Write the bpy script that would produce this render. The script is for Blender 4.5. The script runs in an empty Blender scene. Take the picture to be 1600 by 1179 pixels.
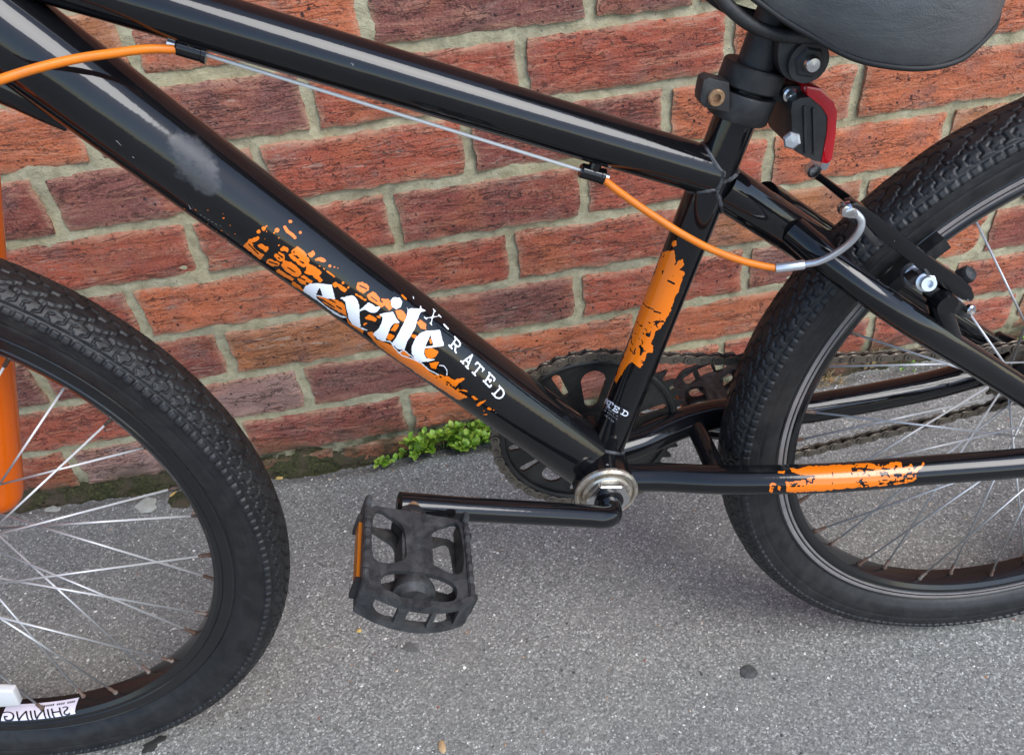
import bpy, bmesh, math, random
import numpy as np
from mathutils import Vector, Matrix
C = bpy.context.scene
COL = C.collection
random.seed(7)
RNG = np.random.default_rng(7)
PI = math.pi

# ------------------------------------------------------------------ camera, sky, sun, exposure
F_PX, IMW, IMH = 1273.82, 1600.0, 1179.0
YAW_C, PITCH_C, ROLL_C = 0.10225, 0.708045, -0.098378
CAM = np.array([-0.02932, -0.850406, 0.801003])
cy, sy = math.cos(YAW_C), math.sin(YAW_C)
cp, sp = math.cos(PITCH_C), math.sin(PITCH_C)
cr, sr = math.cos(ROLL_C), math.sin(ROLL_C)
_f = np.array([sy*cp, cy*cp, -sp]); _r = np.array([cy, -sy, 0.0]); _u = np.cross(_r, _f)
CR, CU, CF = cr*_r + sr*_u, -sr*_r + cr*_u, _f
cam = bpy.data.objects.new('camera', bpy.data.cameras.new('camera'))
COL.objects.link(cam)
cam.data.sensor_width = 36.0
cam.data.lens = F_PX/IMW*36.0
cam.data.clip_start, cam.data.clip_end = 0.02, 2000.0
cam.matrix_world = Matrix([[CR[i], CU[i], -CF[i], CAM[i]] for i in range(3)] + [[0, 0, 0, 1]])
C.camera = cam

SUN_EL, SUN_AZ = math.radians(50), math.radians(140)      # azimuth clockwise from +y (into the wall)
w = bpy.data.worlds.new('World'); C.world = w; w.use_nodes = True
nt = w.node_tree; nt.nodes.clear()
sky = nt.nodes.new('ShaderNodeTexSky'); sky.sky_type = 'NISHITA'; sky.sun_disc = False
sky.sun_elevation = SUN_EL; sky.sun_rotation = SUN_AZ
sky.air_density = 1.0; sky.dust_density = 0.9; sky.ozone_density = 1.0
bg = nt.nodes.new('ShaderNodeBackground'); bg.inputs['Strength'].default_value = 0.15
wo = nt.nodes.new('ShaderNodeOutputWorld')
nt.links.new(sky.outputs[0], bg.inputs[0]); nt.links.new(bg.outputs[0], wo.inputs[0])
sun = bpy.data.objects.new('sun', bpy.data.lights.new('sun', 'SUN')); COL.objects.link(sun)
sun.data.energy = 1.5; sun.data.angle = math.radians(38); sun.data.color = (1.0, 0.995, 0.985)
_d = Vector((math.sin(SUN_AZ)*math.cos(SUN_EL), math.cos(SUN_AZ)*math.cos(SUN_EL), math.sin(SUN_EL)))
sun.rotation_euler = _d.to_track_quat('Z', 'Y').to_euler()
C.view_settings.view_transform = 'Standard'; C.view_settings.look = 'None'
C.view_settings.exposure = 0.96; C.view_settings.gamma = 1.0
C.view_settings.use_curve_mapping = False

# ------------------------------------------------------------------ the bike's own frame: a rearwards, s towards the street, h up
ZG = -0.02
BO = np.array([0.4925, -0.415, ZG])
def lean_frame(yaw, lean):
    fw = np.array([math.cos(yaw), math.sin(yaw), 0.0]); side = np.array([math.sin(yaw), -math.cos(yaw), 0.0])
    z = np.array([0, 0, 1.0])
    return fw, z*math.cos(lean) - side*math.sin(lean), side*math.cos(lean) + z*math.sin(lean)
BF, BU, BN = lean_frame(-0.047, 0.062)
def mat_of(o, fw, up, n):                                  # local (x, y, z) = (a, -s, h)
    return Matrix([[fw[i], -n[i], up[i], o[i]] for i in range(3)] + [[0, 0, 0, 1]])
MB = mat_of(BO, BF, BU, BN)
def ray(px): return (px[0]-IMW/2)/F_PX*CR - (px[1]-IMH/2)/F_PX*CU + CF
def P(px, py, s=0.0):                                      # point of the bike's plane s under a sight line -> bike coordinates
    d = ray((px, py)); t = ((BO + BN*s - CAM) @ BN)/(d @ BN); q = CAM + t*d - BO
    return Vector((q @ BF, -s, q @ BU))
def AH(px, py, s=0.0):
    v = P(px, py, s); return (v.x, v.z)
def L(a, h, s=0.0): return Vector((a, -s, h))
def at(px, py, y=None, z=None):                            # point of a wall plane y or a ground plane z
    d = ray((px, py)); t = ((y - CAM[1])/d[1]) if y is not None else ((z - CAM[2])/d[2])
    return CAM + t*d
def proj_local(V):                                         # (n,3) bike coordinates -> photo pixels
    W = BO + V[:, :1]*BF - V[:, 1:2]*BN + V[:, 2:3]*BU - CAM
    z = W @ CF
    return np.stack([IMW/2 + F_PX*(W @ CR)/z, IMH/2 - F_PX*(W @ CU)/z], 1)

# ------------------------------------------------------------------ material helpers
def new_mat(name, base=(0.5, 0.5, 0.5), rough=0.5, metal=0.0, spec=0.5, coat=0.0):
    m = bpy.data.materials.new(name); m.use_nodes = True
    b = m.node_tree.nodes['Principled BSDF']
    b.inputs['Base Color'].default_value = (*base, 1); b.inputs['Roughness'].default_value = rough
    b.inputs['Metallic'].default_value = metal; b.inputs['Specular IOR Level'].default_value = spec
    b.inputs['Coat Weight'].default_value = coat; b.inputs['Coat Roughness'].default_value = 0.04
    return m
class N:
    def __init__(s, m): s.t = m.node_tree; s.b = s.t.nodes['Principled BSDF']
    def n(s, typ, **kw):
        x = s.t.nodes.new(typ)
        for k, v in kw.items():
            if hasattr(x, k): setattr(x, k, v)
            else: x.inputs[k.replace('_', ' ')].default_value = v
        return x
    def l(s, a, b): s.t.links.new(a, b)
    def coord(s, scale=(1, 1, 1), kind='Object', rnd=False):
        tc = s.n('ShaderNodeTexCoord'); mp = s.n('ShaderNodeMapping'); s.l(tc.outputs[kind], mp.inputs[0])
        mp.inputs['Scale'].default_value = scale
        if rnd:
            oi = s.n('ShaderNodeObjectInfo'); ml = s.n('ShaderNodeMath', operation='MULTIPLY'); ml.inputs[1].default_value = 37.0
            s.l(oi.outputs['Random'], ml.inputs[0]); s.l(ml.outputs[0], mp.inputs['Location'])
        return mp.outputs[0]
    def noise(s, vec, scale, detail=4, rough=0.55, dist=0.0):
        x = s.n('ShaderNodeTexNoise'); x.inputs['Scale'].default_value = scale; x.inputs['Detail'].default_value = detail
        x.inputs['Roughness'].default_value = rough; x.inputs['Distortion'].default_value = dist
        s.l(vec, x.inputs['Vector']); return x.outputs['Fac']
    def vor(s, vec, scale, feature='F1', rnd=1.0):
        x = s.n('ShaderNodeTexVoronoi', feature=feature); x.inputs['Scale'].default_value = scale
        x.inputs['Randomness'].default_value = rnd; s.l(vec, x.inputs['Vector']); return x
    def ramp(s, fac, stops):
        x = s.n('ShaderNodeValToRGB'); e = x.color_ramp.elements
        while len(e) < len(stops): e.new(0.5)
        for i, (p, c) in enumerate(stops):
            e[i].position = p; e[i].color = (*c, 1) if not isinstance(c, (int, float)) else (c, c, c, 1)
        s.l(fac, x.inputs[0]); return x.outputs[0]
    def mix(s, fac, a, b, mode='MIX'):
        x = s.n('ShaderNodeMixRGB', blend_type=mode)
        for i, v in ((0, fac), (1, a), (2, b)):
            if isinstance(v, bpy.types.NodeSocket): s.l(v, x.inputs[i])
            elif isinstance(v, (int, float)): x.inputs[i].default_value = v if i == 0 else (v, v, v, 1)
            else: x.inputs[i].default_value = (*v, 1)
        return x.outputs[0]
    def math(s, op, a, b=0.0):
        x = s.n('ShaderNodeMath', operation=op)
        for i, v in ((0, a), (1, b)):
            if isinstance(v, bpy.types.NodeSocket): s.l(v, x.inputs[i])
            else: x.inputs[i].default_value = v
        return x.outputs[0]
    def bump(s, h, dist, strength=1.0, prev=None):
        x = s.n('ShaderNodeBump'); x.inputs['Distance'].default_value = dist; x.inputs['Strength'].default_value = strength
        s.l(h, x.inputs['Height'])
        if prev is not None: s.l(prev, x.inputs['Normal'])
        return x.outputs[0]
    def out(s, **kw):
        for k, v in kw.items(): s.l(v, s.b.inputs[{'col': 'Base Color', 'rough': 'Roughness', 'nor': 'Normal', 'metal': 'Metallic'}[k]])

M = {}
def mat_paint(name, base, rough=0.1):
    m = new_mat(name, base, rough, 0, 0.48, 0.0); n = N(m); v = n.coord()
    dust = n.ramp(n.noise(v, 9, 6, 0.65), [(0.42, 0.0), (0.75, 1.0)])
    fine = n.ramp(n.noise(v, 700, 2, 0.5), [(0.55, 0.0), (0.8, 1.0)])
    scr = n.ramp(n.noise(n.coord((30, 900, 200)), 2.0, 3, 0.6), [(0.72, 0.0), (0.78, 1.0)])
    d = n.mix(0.5, dust, n.mix(1.0, dust, fine, 'MULTIPLY'))
    cv_ = n.vor(v, 42); cs_ = n.n('ShaderNodeSeparateColor'); n.l(cv_.outputs['Color'], cs_.inputs[0])
    cd_ = n.math('ADD', cv_.outputs['Distance'], n.math('MULTIPLY', n.math('SUBTRACT', n.noise(v, 500, 3), 0.5), 0.12))
    chip = n.math('MULTIPLY', n.ramp(cd_, [(0.035, 1.0), (0.06, 0.0)]), n.ramp(cs_.outputs[0], [(0.80, 0.0), (0.82, 0.55)]))
    n.out(col=n.mix(chip, n.mix(n.math('ADD', n.math('MULTIPLY', d, 0.014), n.math('MULTIPLY', scr, 0.02)), base, (0.35, 0.33, 0.3)), (0.42, 0.41, 0.39)),
          rough=n.math('ADD', n.math('MULTIPLY', dust, 0.08), rough),
          nor=n.bump(n.noise(v, 120, 2), 0.00012, 0.5))
    return m
def dull_spot(m, spots_):                                    # worn, matt place in the lacquer with a soft ragged edge
    n = N(m); v = n.coord(); tot = None
    for c_, r_ in spots_:
        sb = n.n('ShaderNodeVectorMath', operation='SUBTRACT'); n.l(v, sb.inputs[0]); sb.inputs[1].default_value = c_
        ln = n.n('ShaderNodeVectorMath', operation='LENGTH'); n.l(sb.outputs[0], ln.inputs[0])
        d = n.math('ADD', n.math('DIVIDE', ln.outputs['Value'], r_), n.math('MULTIPLY', n.math('SUBTRACT', n.noise(v, 75, 5, 0.65), 0.5), 1.5))
        k = n.ramp(d, [(0.72, 1.0), (1.0, 0.0)]); tot = k if tot is None else n.math('MAXIMUM', tot, k)
    tot = n.math('MULTIPLY', tot, n.ramp(n.noise(v, 320, 3, 0.6), [(0.3, 0.55), (0.6, 1.0)]))
    for sock, val in (('Roughness', 0.30), ('Base Color', (0.038, 0.038, 0.042))):
        src = m.node_tree.nodes['Principled BSDF'].inputs[sock].links[0].from_socket
        if sock == 'Roughness':
            o = n.math('ADD', src, n.math('MULTIPLY', tot, val))
        else: o = n.mix(tot, src, val)
        n.l(o, n.b.inputs[sock])
    return m
M['black'] = mat_paint('black_gloss_paint', (0.005, 0.005, 0.006), 0.05)
M['black_down'] = dull_spot(mat_paint('black_gloss_scuffed', (0.005, 0.005, 0.006), 0.05), [(P(296, 232, 0.024), 0.0125), (P(312, 262, 0.024), 0.014), (P(322, 282, 0.024), 0.010)])
M['orange_paint'] = mat_paint('orange_gloss_paint', (0.88, 0.15, 0.003), 0.2)
def mat_dusty(name, base, dust_c, amount, rough, scale=25, bumpd=0.0002, spec=0.4):
    m = new_mat(name, base, rough, 0, spec); n = N(m); v = n.coord()
    a = n.ramp(n.noise(v, scale, 8, 0.7, 0.6), [(0.4, 0.0), (0.72, 1.0)])
    f = n.noise(v, scale*22, 3, 0.6)
    n.out(col=n.mix(n.math('MULTIPLY', a, amount), base, dust_c), rough=n.math('ADD', n.math('MULTIPLY', f, 0.25), rough - 0.12),
          nor=n.bump(f, bumpd, 0.7))
    return m
M['plastic'] = mat_dusty('matte_black_plastic', (0.011, 0.011, 0.012), (0.12, 0.115, 0.105), 0.35, 0.5)
M['worn_plastic'] = mat_dusty('worn_grey_plastic', (0.018, 0.019, 0.020), (0.17, 0.165, 0.155), 0.36, 0.48, 75, 0.0004)
M['rubber'] = mat_dusty('tyre_rubber', (0.0085, 0.0085, 0.0095), (0.07, 0.069, 0.066), 0.26, 0.42, 55, 0.00025, 0.36)
M['rim'] = mat_dusty('black_anodised_rim', (0.006, 0.006, 0.007), (0.1, 0.09, 0.08), 0.04, 0.2, 20, 0.00004, 0.5); M['rim'].node_tree.nodes['Principled BSDF'].inputs['Coat Weight'].default_value = 0.1
M['vinyl'] = mat_dusty('grey_saddle_vinyl', (0.075, 0.076, 0.077), (0.16, 0.16, 0.155), 0.4, 0.34, 14, 0.00015)
_n = N(M['vinyl']); _n.out(nor=_n.bump(_n.noise(_n.coord(), 1400, 2, 0.6), 0.0004, 0.8, _n.bump(_n.noise(_n.coord((1, 1, 2.5)), 40, 4, 0.6, 1.5), 0.0012, 0.5)))
M['vinyl_dark'] = new_mat('saddle_underside', (0.008, 0.008, 0.008), 0.6)
M['zinc'] = mat_dusty('zinc_spoke', (0.66, 0.67, 0.68), (0.4, 0.38, 0.35), 0.35, 0.42, 60, 0.0001); M['zinc'].node_tree.nodes['Principled BSDF'].inputs['Metallic'].default_value = 0.35
M['steel'] = new_mat('polished_steel', (0.62, 0.62, 0.62), 0.22, 1.0)
M['alloy'] = new_mat('brushed_alloy', (0.66, 0.68, 0.71), 0.32, 0.85)
def mat_rusty(name, base, rust, lo, hi, metal, rough, scale=60):
    m = new_mat(name, base, rough, metal); n = N(m); v = n.coord(rnd=True)
    a = n.ramp(n.noise(v, scale, 6, 0.65), [(lo, 0.0), (hi, 1.0)])
    n.out(col=n.mix(a, base, rust), rough=n.math('ADD', n.math('MULTIPLY', a, 0.4), rough), metal=n.math('MULTIPLY', n.math('SUBTRACT', 1.0, a), metal),
          nor=n.bump(n.noise(v, scale*8, 3), 0.0002, 0.6))
    return m
M['nipple'] = mat_rusty('rusting_nipple', (0.26, 0.23, 0.20), (0.085, 0.045, 0.028), 0.32, 0.52, 0.6, 0.4, 90)
M['chain'] = mat_rusty('oily_chain', (0.20, 0.17, 0.135), (0.055, 0.036, 0.022), 0.38, 0.68, 0.75, 0.30, 110)
M['chain_dark'] = mat_rusty('greasy_roller', (0.035, 0.03, 0.026), (0.02, 0.014, 0.01), 0.4, 0.6, 0.5, 0.5, 110)
M['cup'] = mat_rusty('tarnished_cup', (0.50, 0.46, 0.39), (0.16, 0.11, 0.065), 0.46, 0.66, 0.9, 0.26, 55)
M['bolt'] = mat_rusty('rusty_bolt', (0.42, 0.27, 0.15), (0.17, 0.08, 0.035), 0.4, 0.6, 0.7, 0.35, 200)
M['chainring'] = mat_dusty('chainring_black', (0.013, 0.013, 0.013), (0.10, 0.09, 0.075), 0.3, 0.42, 30)
M['weld'] = mat_dusty('chipped_weld', (0.005, 0.005, 0.006), (0.36, 0.37, 0.39), 0.4, 0.22, 120, 0.0004)
M['decal_orange'] = new_mat('orange_print', (0.84, 0.185, 0.003), 0.22, 0, 0.5, 0.5)
M['decal_white'] = new_mat('white_print', (0.80, 0.82, 0.86), 0.22, 0, 0.5, 0.5)
M['decal_black'] = new_mat('black_label', (0.005, 0.005, 0.007), 0.2, 0, 0.5, 0.5)
M['cable_orange'] = mat_dusty('orange_cable_sheath', (0.78, 0.19, 0.008), (0.40, 0.14, 0.03), 0.6, 0.4, 60, 0.0002)
M['cable_inner'] = new_mat('clear_cable_liner', (0.60, 0.60, 0.58), 0.3)
M['red'] = new_mat('red_lens', (0.42, 0.004, 0.010), 0.12, 0, 0.5, 0.5)
M['amber'] = new_mat('amber_lens', (0.50, 0.15, 0.012), 0.25, 0, 0.5, 0.2)
M['clear'] = new_mat('clear_reflector', (0.6, 0.6, 0.6), 0.2)
M['scuff'] = new_mat('chipped_paint', (0.40, 0.40, 0.38), 0.55)

# ------------------------------------------------------------------ mesh helpers
def link(name, me, mat=None, parent=None, smooth=True):
    if mat is not None and not me.materials:
        me.materials.append(M[mat] if isinstance(mat, str) else mat)
    if smooth:
        me.polygons.foreach_set('use_smooth', [True]*len(me.polygons))
    o = bpy.data.objects.new(name, me); COL.objects.link(o)
    if parent is not None: o.parent = parent
    return o
def mesh(name, v, f):
    me = bpy.data.meshes.new(name); me.from_pydata([tuple(x) for x in v], [], f); me.update(); return me
def from_bm(name, bm):
    me = bpy.data.meshes.new(name); bmesh.ops.recalc_face_normals(bm, faces=bm.faces[:]); bm.to_mesh(me); bm.free(); return me
def sharp(o, deg=35):
    o.data.set_sharp_from_angle(angle=math.radians(deg)); return o
class G:                                                    # collects shapes into one mesh
    def __init__(s): s.v = []; s.f = []
    def add(s, v, f):
        b = len(s.v); s.v += [tuple(x) for x in v]; s.f += [tuple(i+b for i in q) for q in f]; return s
    def tube(s, pts, r, seg=20, caps=True):
        pts = [Vector(p) for p in pts]; n = len(pts); rr = r if isinstance(r, (list, tuple)) else [r]*n
        T = [(pts[min(i+1, n-1)] - pts[max(i-1, 0)]).normalized() for i in range(n)]
        x = T[0].orthogonal().normalized(); v = []; f = []
        for i in range(n):
            x = (x - T[i]*x.dot(T[i])).normalized(); y = T[i].cross(x)
            v += [pts[i] + rr[i]*(math.cos(2*PI*k/seg)*x + math.sin(2*PI*k/seg)*y) for k in range(seg)]
        for i in range(n-1):
            f += [(i*seg+k, i*seg+(k+1) % seg, (i+1)*seg+(k+1) % seg, (i+1)*seg+k) for k in range(seg)]
        if caps: f += [tuple(range(seg-1, -1, -1)), tuple((n-1)*seg+k for k in range(seg))]
        return s.add(v, f)
    def box(s, c, sx, sy, sz, R=None):
        v = [Vector(((i & 1)-.5, ((i >> 1) & 1)-.5, ((i >> 2) & 1)-.5)) for i in range(8)]
        v = [Vector((p.x*sx, p.y*sy, p.z*sz)) for p in v]
        if R is not None: v = [R @ p for p in v]
        c = Vector(c)
        return s.add([p + c for p in v], [(0, 2, 3, 1), (4, 5, 7, 6), (0, 1, 5, 4), (2, 6, 7, 3), (0, 4, 6, 2), (1, 3, 7, 5)])
    def lathe(s, c, axis, prof, seg=32, cap=True):                    # prof: (r, along axis)
        c = Vector(c); ax = Vector(axis).normalized(); x = ax.orthogonal().normalized(); y = ax.cross(x)
        v = []; f = []; n = len(prof)
        for r, t in prof:
            v += [c + ax*t + r*(math.cos(2*PI*k/seg)*x + math.sin(2*PI*k/seg)*y) for k in range(seg)]
        for i in range(n-1):
            f += [(i*seg+k, i*seg+(k+1) % seg, (i+1)*seg+(k+1) % seg, (i+1)*seg+k) for k in range(seg)]
        if cap and prof[0][0] > 1e-6: f.append(tuple(range(seg-1, -1, -1)))
        if cap and prof[-1][0] > 1e-6: f.append(tuple((n-1)*seg+k for k in range(seg)))
        return s.add(v, f)
    def build(s, name, mat, parent=None, smooth=True, ang=38):
        bm = bmesh.new(); me = mesh(name, s.v, s.f); bm.from_mesh(me)
        bmesh.ops.recalc_face_normals(bm, faces=bm.faces[:]); bm.to_mesh(me); bm.free()
        o = link(name, me, mat, parent, smooth)
        if smooth: sharp(o, ang)
        return o
def spline(pts, n=8):                                       # Catmull-Rom
    p = [Vector(x) for x in pts]; p = [2*p[0]-p[1]] + p + [2*p[-1]-p[-2]]; out = []
    for i in range(1, len(p)-2):
        for k in range(n):
            t = k/n
            out.append(0.5*((2*p[i]) + (p[i+1]-p[i-1])*t + (2*p[i-1]-5*p[i]+4*p[i+1]-p[i+2])*t*t + (3*p[i]-p[i-1]-3*p[i+1]+p[i+2])*t**3))
    return out + [p[-2]]
def prism_bm(poly, s0, s1, bev=0.001, seg=2):               # outline in (a, h), from s0 to s1
    bm = bmesh.new(); vs = [bm.verts.new((a, -s0, h)) for a, h in poly]
    f = bm.faces.new(vs); r = bmesh.ops.extrude_face_region(bm, geom=[f])
    for e in r['geom']:
        if isinstance(e, bmesh.types.BMVert): e.co.y = -s1
    bmesh.ops.recalc_face_normals(bm, faces=bm.faces[:])
    if bev > 0: bmesh.ops.bevel(bm, geom=bm.edges[:], offset=bev, segments=seg, affect='EDGES', profile=0.6, clamp_overlap=True)
    return bm
def prism(name, poly, s0, s1, mat, parent, bev=0.001):
    return sharp(link(name, from_bm(name, prism_bm(poly, s0, s1, bev)), mat, parent), 30)
def px_poly(pts, s): return [AH(x, y, s) for x, y in pts]
def smooth_poly(pts, n=4):
    p = pts; m = len(p); out = []
    for i in range(m):
        a, b, c, d = (np.array(p[(i+k) % m]) for k in (-1, 0, 1, 2))
        for k in range(n):
            t = k/n
            out.append(tuple(0.5*(2*b + (c-a)*t + (2*a-5*b+4*c-d)*t*t + (3*b-a-3*c+d)*t**3)))
    return out
def thing(name, label, cat, mw=None, group=None):
    o = bpy.data.objects.new(name, None); COL.objects.link(o); o.empty_display_size = 0.05
    if mw is not None: o.matrix_world = mw
    o['label'] = label; o['category'] = cat
    if group: o['group'] = group
    return o
def tag(o, label=None, cat=None, group=None, kind=None):
    for k, v in (('label', label), ('category', cat), ('group', group), ('kind', kind)):
        if v: o[k] = v
    return o
# value noise on arrays
def vnoise(x, y, seed=0):
    xi, yi = np.floor(x).astype(np.int64), np.floor(y).astype(np.int64); fx, fy = x-xi, y-yi
    def h(i, j):
        k = (i*374761393 + j*668265263 + seed*1442695041) & 0xffffffff
        k = ((k ^ (k >> 13))*1274126177) & 0xffffffff
        return ((k ^ (k >> 16)) & 0xffff)/65535.0
    ux, uy = fx*fx*(3-2*fx), fy*fy*(3-2*fy)
    return (h(xi, yi)*(1-ux)+h(xi+1, yi)*ux)*(1-uy) + (h(xi, yi+1)*(1-ux)+h(xi+1, yi+1)*ux)*uy
def fbm(x, y, oct=4, seed=0):
    t = np.zeros_like(x, float); a = 0.5; s = 0
    for i in range(oct):
        t += a*vnoise(x*2**i, y*2**i, seed+i*17); s += a; a *= 0.5
    return t/s
def sstep(a, b, x):
    t = np.clip((x-a)/(b-a), 0, 1); return t*t*(3-2*t)
def grid_mesh(name, V, nx, ny, closed_x=False):             # V (nx*ny,3), index i*ny+j
    i = np.arange(nx if closed_x else nx-1); j = np.arange(ny-1)
    I, J = np.meshgrid(i, j, indexing='ij'); I2 = (I+1) % nx
    F = np.stack([I*ny+J, I2*ny+J, I2*ny+J+1, I*ny+J+1], -1).reshape(-1, 4)
    me = bpy.data.meshes.new(name); me.vertices.add(len(V)); me.vertices.foreach_set('co', V.astype(np.float32).ravel())
    me.loops.add(F.size); me.loops.foreach_set('vertex_index', F.astype(np.int32).ravel())
    me.polygons.add(len(F)); me.polygons.foreach_set('loop_start', np.arange(0, F.size, 4, dtype=np.int32))
    me.polygons.foreach_set('loop_total', np.full(len(F), 4, np.int32)); me.update(calc_edges=True)
    return me

# ================================================================== SETTING: pavement
def ground_z(x, y):
    e = np.interp(x, [-1.4, -0.61, -0.44, -0.2, 0.1, 0.64, 1.4], [0.024, 0.022, 0.014, -0.008, -0.003, 0.008, 0.01])
    t = sstep(-0.34, -0.005, y)
    z = ZG + e*t
    near = np.exp(-((x-0.1)**2 + (y+0.5)**2)/4.0)
    z = z + near*(fbm(x*9+5, y*9+5, 3, 3)-0.5)*0.004*(0.35+t) 
    edge = sstep(-0.035, 0.0, y + 0.022*fbm(x*14, x*3+2, 3, 9))
    return z - edge*0.016*near
def graded(lo, hi, step, far, ratio=1.35):
    c = list(np.arange(lo, hi+1e-9, step)); s = step
    while c[-1] < far: s *= ratio; c.append(c[-1]+s)
    s = step
    while c[0] > -far: s *= ratio; c.insert(0, c[0]-s)
    return np.array(c)
gx = graded(-1.0, 1.3, 0.006, 300)
gy = np.concatenate([graded(-1.1, 0.0, 0.006, 300)]); gy = gy[gy <= 0.0]; gy = np.append(gy, [0.004, 0.2])
X, Y = np.meshgrid(gx, gy, indexing='ij')
pav = grid_mesh('pavement', np.stack([X, Y, ground_z(X, Y)], -1).reshape(-1, 3), len(gx), len(gy))
m = new_mat('weathered_asphalt', rough=0.85); n = N(m); v = n.coord()
b1 = n.noise(v, 3.2, 5, 0.6); b2 = n.noise(v, 26, 5, 0.65); b3 = n.noise(v, 240, 4, 0.7)
gv = n.vor(v, 560); gsep = n.n('ShaderNodeSeparateColor'); n.l(gv.outputs['Color'], gsep.inputs[0])
base = n.ramp(gsep.outputs[0], [(0.0, (0.070, 0.069, 0.066)), (0.30, (0.165, 0.162, 0.155)), (0.62, (0.245, 0.24, 0.23)), (0.86, (0.35, 0.343, 0.33)), (1.0, (0.70, 0.69, 0.66))])
base = n.mix(0.30, base, n.ramp(b3, [(0.30, 0.09), (0.5, 0.23), (0.72, 0.36)]))
base = n.mix(n.ramp(b1, [(0.33, 0.42), (0.62, 0.0)]), base, (0.15, 0.147, 0.14))
base = n.mix(n.ramp(b2, [(0.5, 0.0), (0.72, 0.30)]), base, (0.27, 0.255, 0.23))
wv = n.n('ShaderNodeVectorMath', operation='ADD'); n.l(v, wv.inputs[0])
nz = n.n('ShaderNodeTexNoise'); nz.inputs['Scale'].default_value = 300; n.l(v, nz.inputs['Vector'])
sc = n.n('ShaderNodeVectorMath', operation='SCALE'); sc.inputs['Scale'].default_value = 0.004; n.l(nz.outputs['Color'], sc.inputs[0]); n.l(sc.outputs[0], wv.inputs[1])
def chips(scale, size, frac):
    x = n.vor(wv.outputs[0], scale); sep = n.n('ShaderNodeSeparateColor'); n.l(x.outputs['Color'], sep.inputs[0])
    on = n.ramp(sep.outputs[0], [(1-frac-0.001, 0.0), (1-frac, 1.0)])
    dd = n.math('SUBTRACT', n.math('ADD', n.math('MULTIPLY', sep.outputs[1], size*0.9), size*0.35), x.outputs['Distance'])
    return n.math('MULTIPLY', n.ramp(n.math('MULTIPLY', dd, 1.0), [(0.0, 0.0), (0.06, 1.0)]), on), sep.outputs[2]
c1, r1 = chips(300, 0.30, 0.26); c2, r2 = chips(165, 0.25, 0.17); c3, r3 = chips(75, 0.17, 0.05)
base = n.mix(c1, base, n.ramp(r1, [(0.0, (0.05, 0.05, 0.048)), (0.3, (0.14, 0.14, 0.135)), (0.6, (0.45, 0.44, 0.42)), (1.0, (0.88, 0.87, 0.84))]))
base = n.mix(c2, base, n.ramp(r2, [(0.0, (0.055, 0.055, 0.055)), (0.5, (0.30, 0.29, 0.27)), (0.75, (0.80, 0.78, 0.75)), (1.0, (0.88, 0.87, 0.84))]))
base = n.mix(c3, base, n.ramp(r3, [(0.0, (0.03, 0.03, 0.03)), (0.45, (0.20, 0.20, 0.195)), (0.7, (0.30, 0.15, 0.09)), (0.85, (0.42, 0.33, 0.22)), (1.0, (0.6, 0.58, 0.54))]))
hgt = n.math('ADD', n.math('MULTIPLY', b3, 1.0), n.math('ADD', n.math('MULTIPLY', c1, 0.35), n.math('MULTIPLY', c2, 0.5)))
base = n.mix(1.0, base, (1.0, 0.995, 0.93), 'MULTIPLY')
n.out(col=base, nor=n.bump(n.noise(v, 900, 2), 0.0005, 0.5, n.bump(hgt, 0.0017, 1.0)))
tag(link('pavement', pav, m), kind='structure')

# ================================================================== SETTING: brick wall
MORTAR = new_mat('sandy_mortar', rough=0.95); n = N(MORTAR); v = n.coord()
q1 = n.noise(v, 7, 6, 0.6); q2 = n.noise(v, 60, 5, 0.7); q3 = n.noise(v, 900, 3, 0.6)
c = n.ramp(q2, [(0.28, (0.26, 0.235, 0.145)), (0.5, (0.41, 0.375, 0.245)), (0.75, (0.57, 0.53, 0.365))])
c = n.mix(n.ramp(q1, [(0.5, 0.0), (0.72, 0.55)]), c, (0.44, 0.35, 0.165))
c = n.mix(n.ramp(q1, [(0.28, 0.5), (0.45, 0.0)]), c, (0.25, 0.24, 0.185))
c = n.mix(n.ramp(n.noise(v, 420, 2, 0.5), [(0.66, 0.0), (0.72, 0.8)]), c, (0.12, 0.105, 0.08))
sepz = n.n('ShaderNodeSeparateXYZ'); n.l(v, sepz.inputs[0])
moss_f = n.math('MULTIPLY', n.ramp(sepz.outputs[2], [(0.0, 1.0), (0.035, 0.0)]), n.ramp(n.noise(v, 16, 5, 0.7), [(0.38, 0.0), (0.55, 1.0)]))
c = n.mix(n.math('MULTIPLY', moss_f, 0.9), c, n.ramp(n.noise(v, 150, 3), [(0.35, (0.02, 0.022, 0.010)), (0.65, (0.075, 0.075, 0.03))]))
n.out(col=c, nor=n.bump(q3, 0.0009, 0.9, n.bump(q2, 0.004, 0.8)))
wall = thing('brick_wall', 'weathered red brick wall with sandy mortar behind the bicycle', 'wall')
wx = np.concatenate([[-3.0], np.arange(-0.95, 1.35, 0.005), [3.0]]); wz = np.concatenate([np.arange(-0.25, 0.80, 0.005), [2.6]])
X, Z = np.meshgrid(wx, wz, indexing='ij')
Yw = (fbm(X*22, Z*22, 4, 31)-0.5)*0.0095 + (fbm(X*90, Z*90, 3, 77)-0.5)*0.0022
mj = link('mortar', grid_mesh('mortar', np.stack([X, Yw, Z], -1).reshape(-1, 3)[:, :], len(wx), len(wz)), MORTAR, wall)
G().box((0, 0.13, 1.175), 6.0, 0.2, 2.85).build('wall_core', MORTAR, wall, False)

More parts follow.
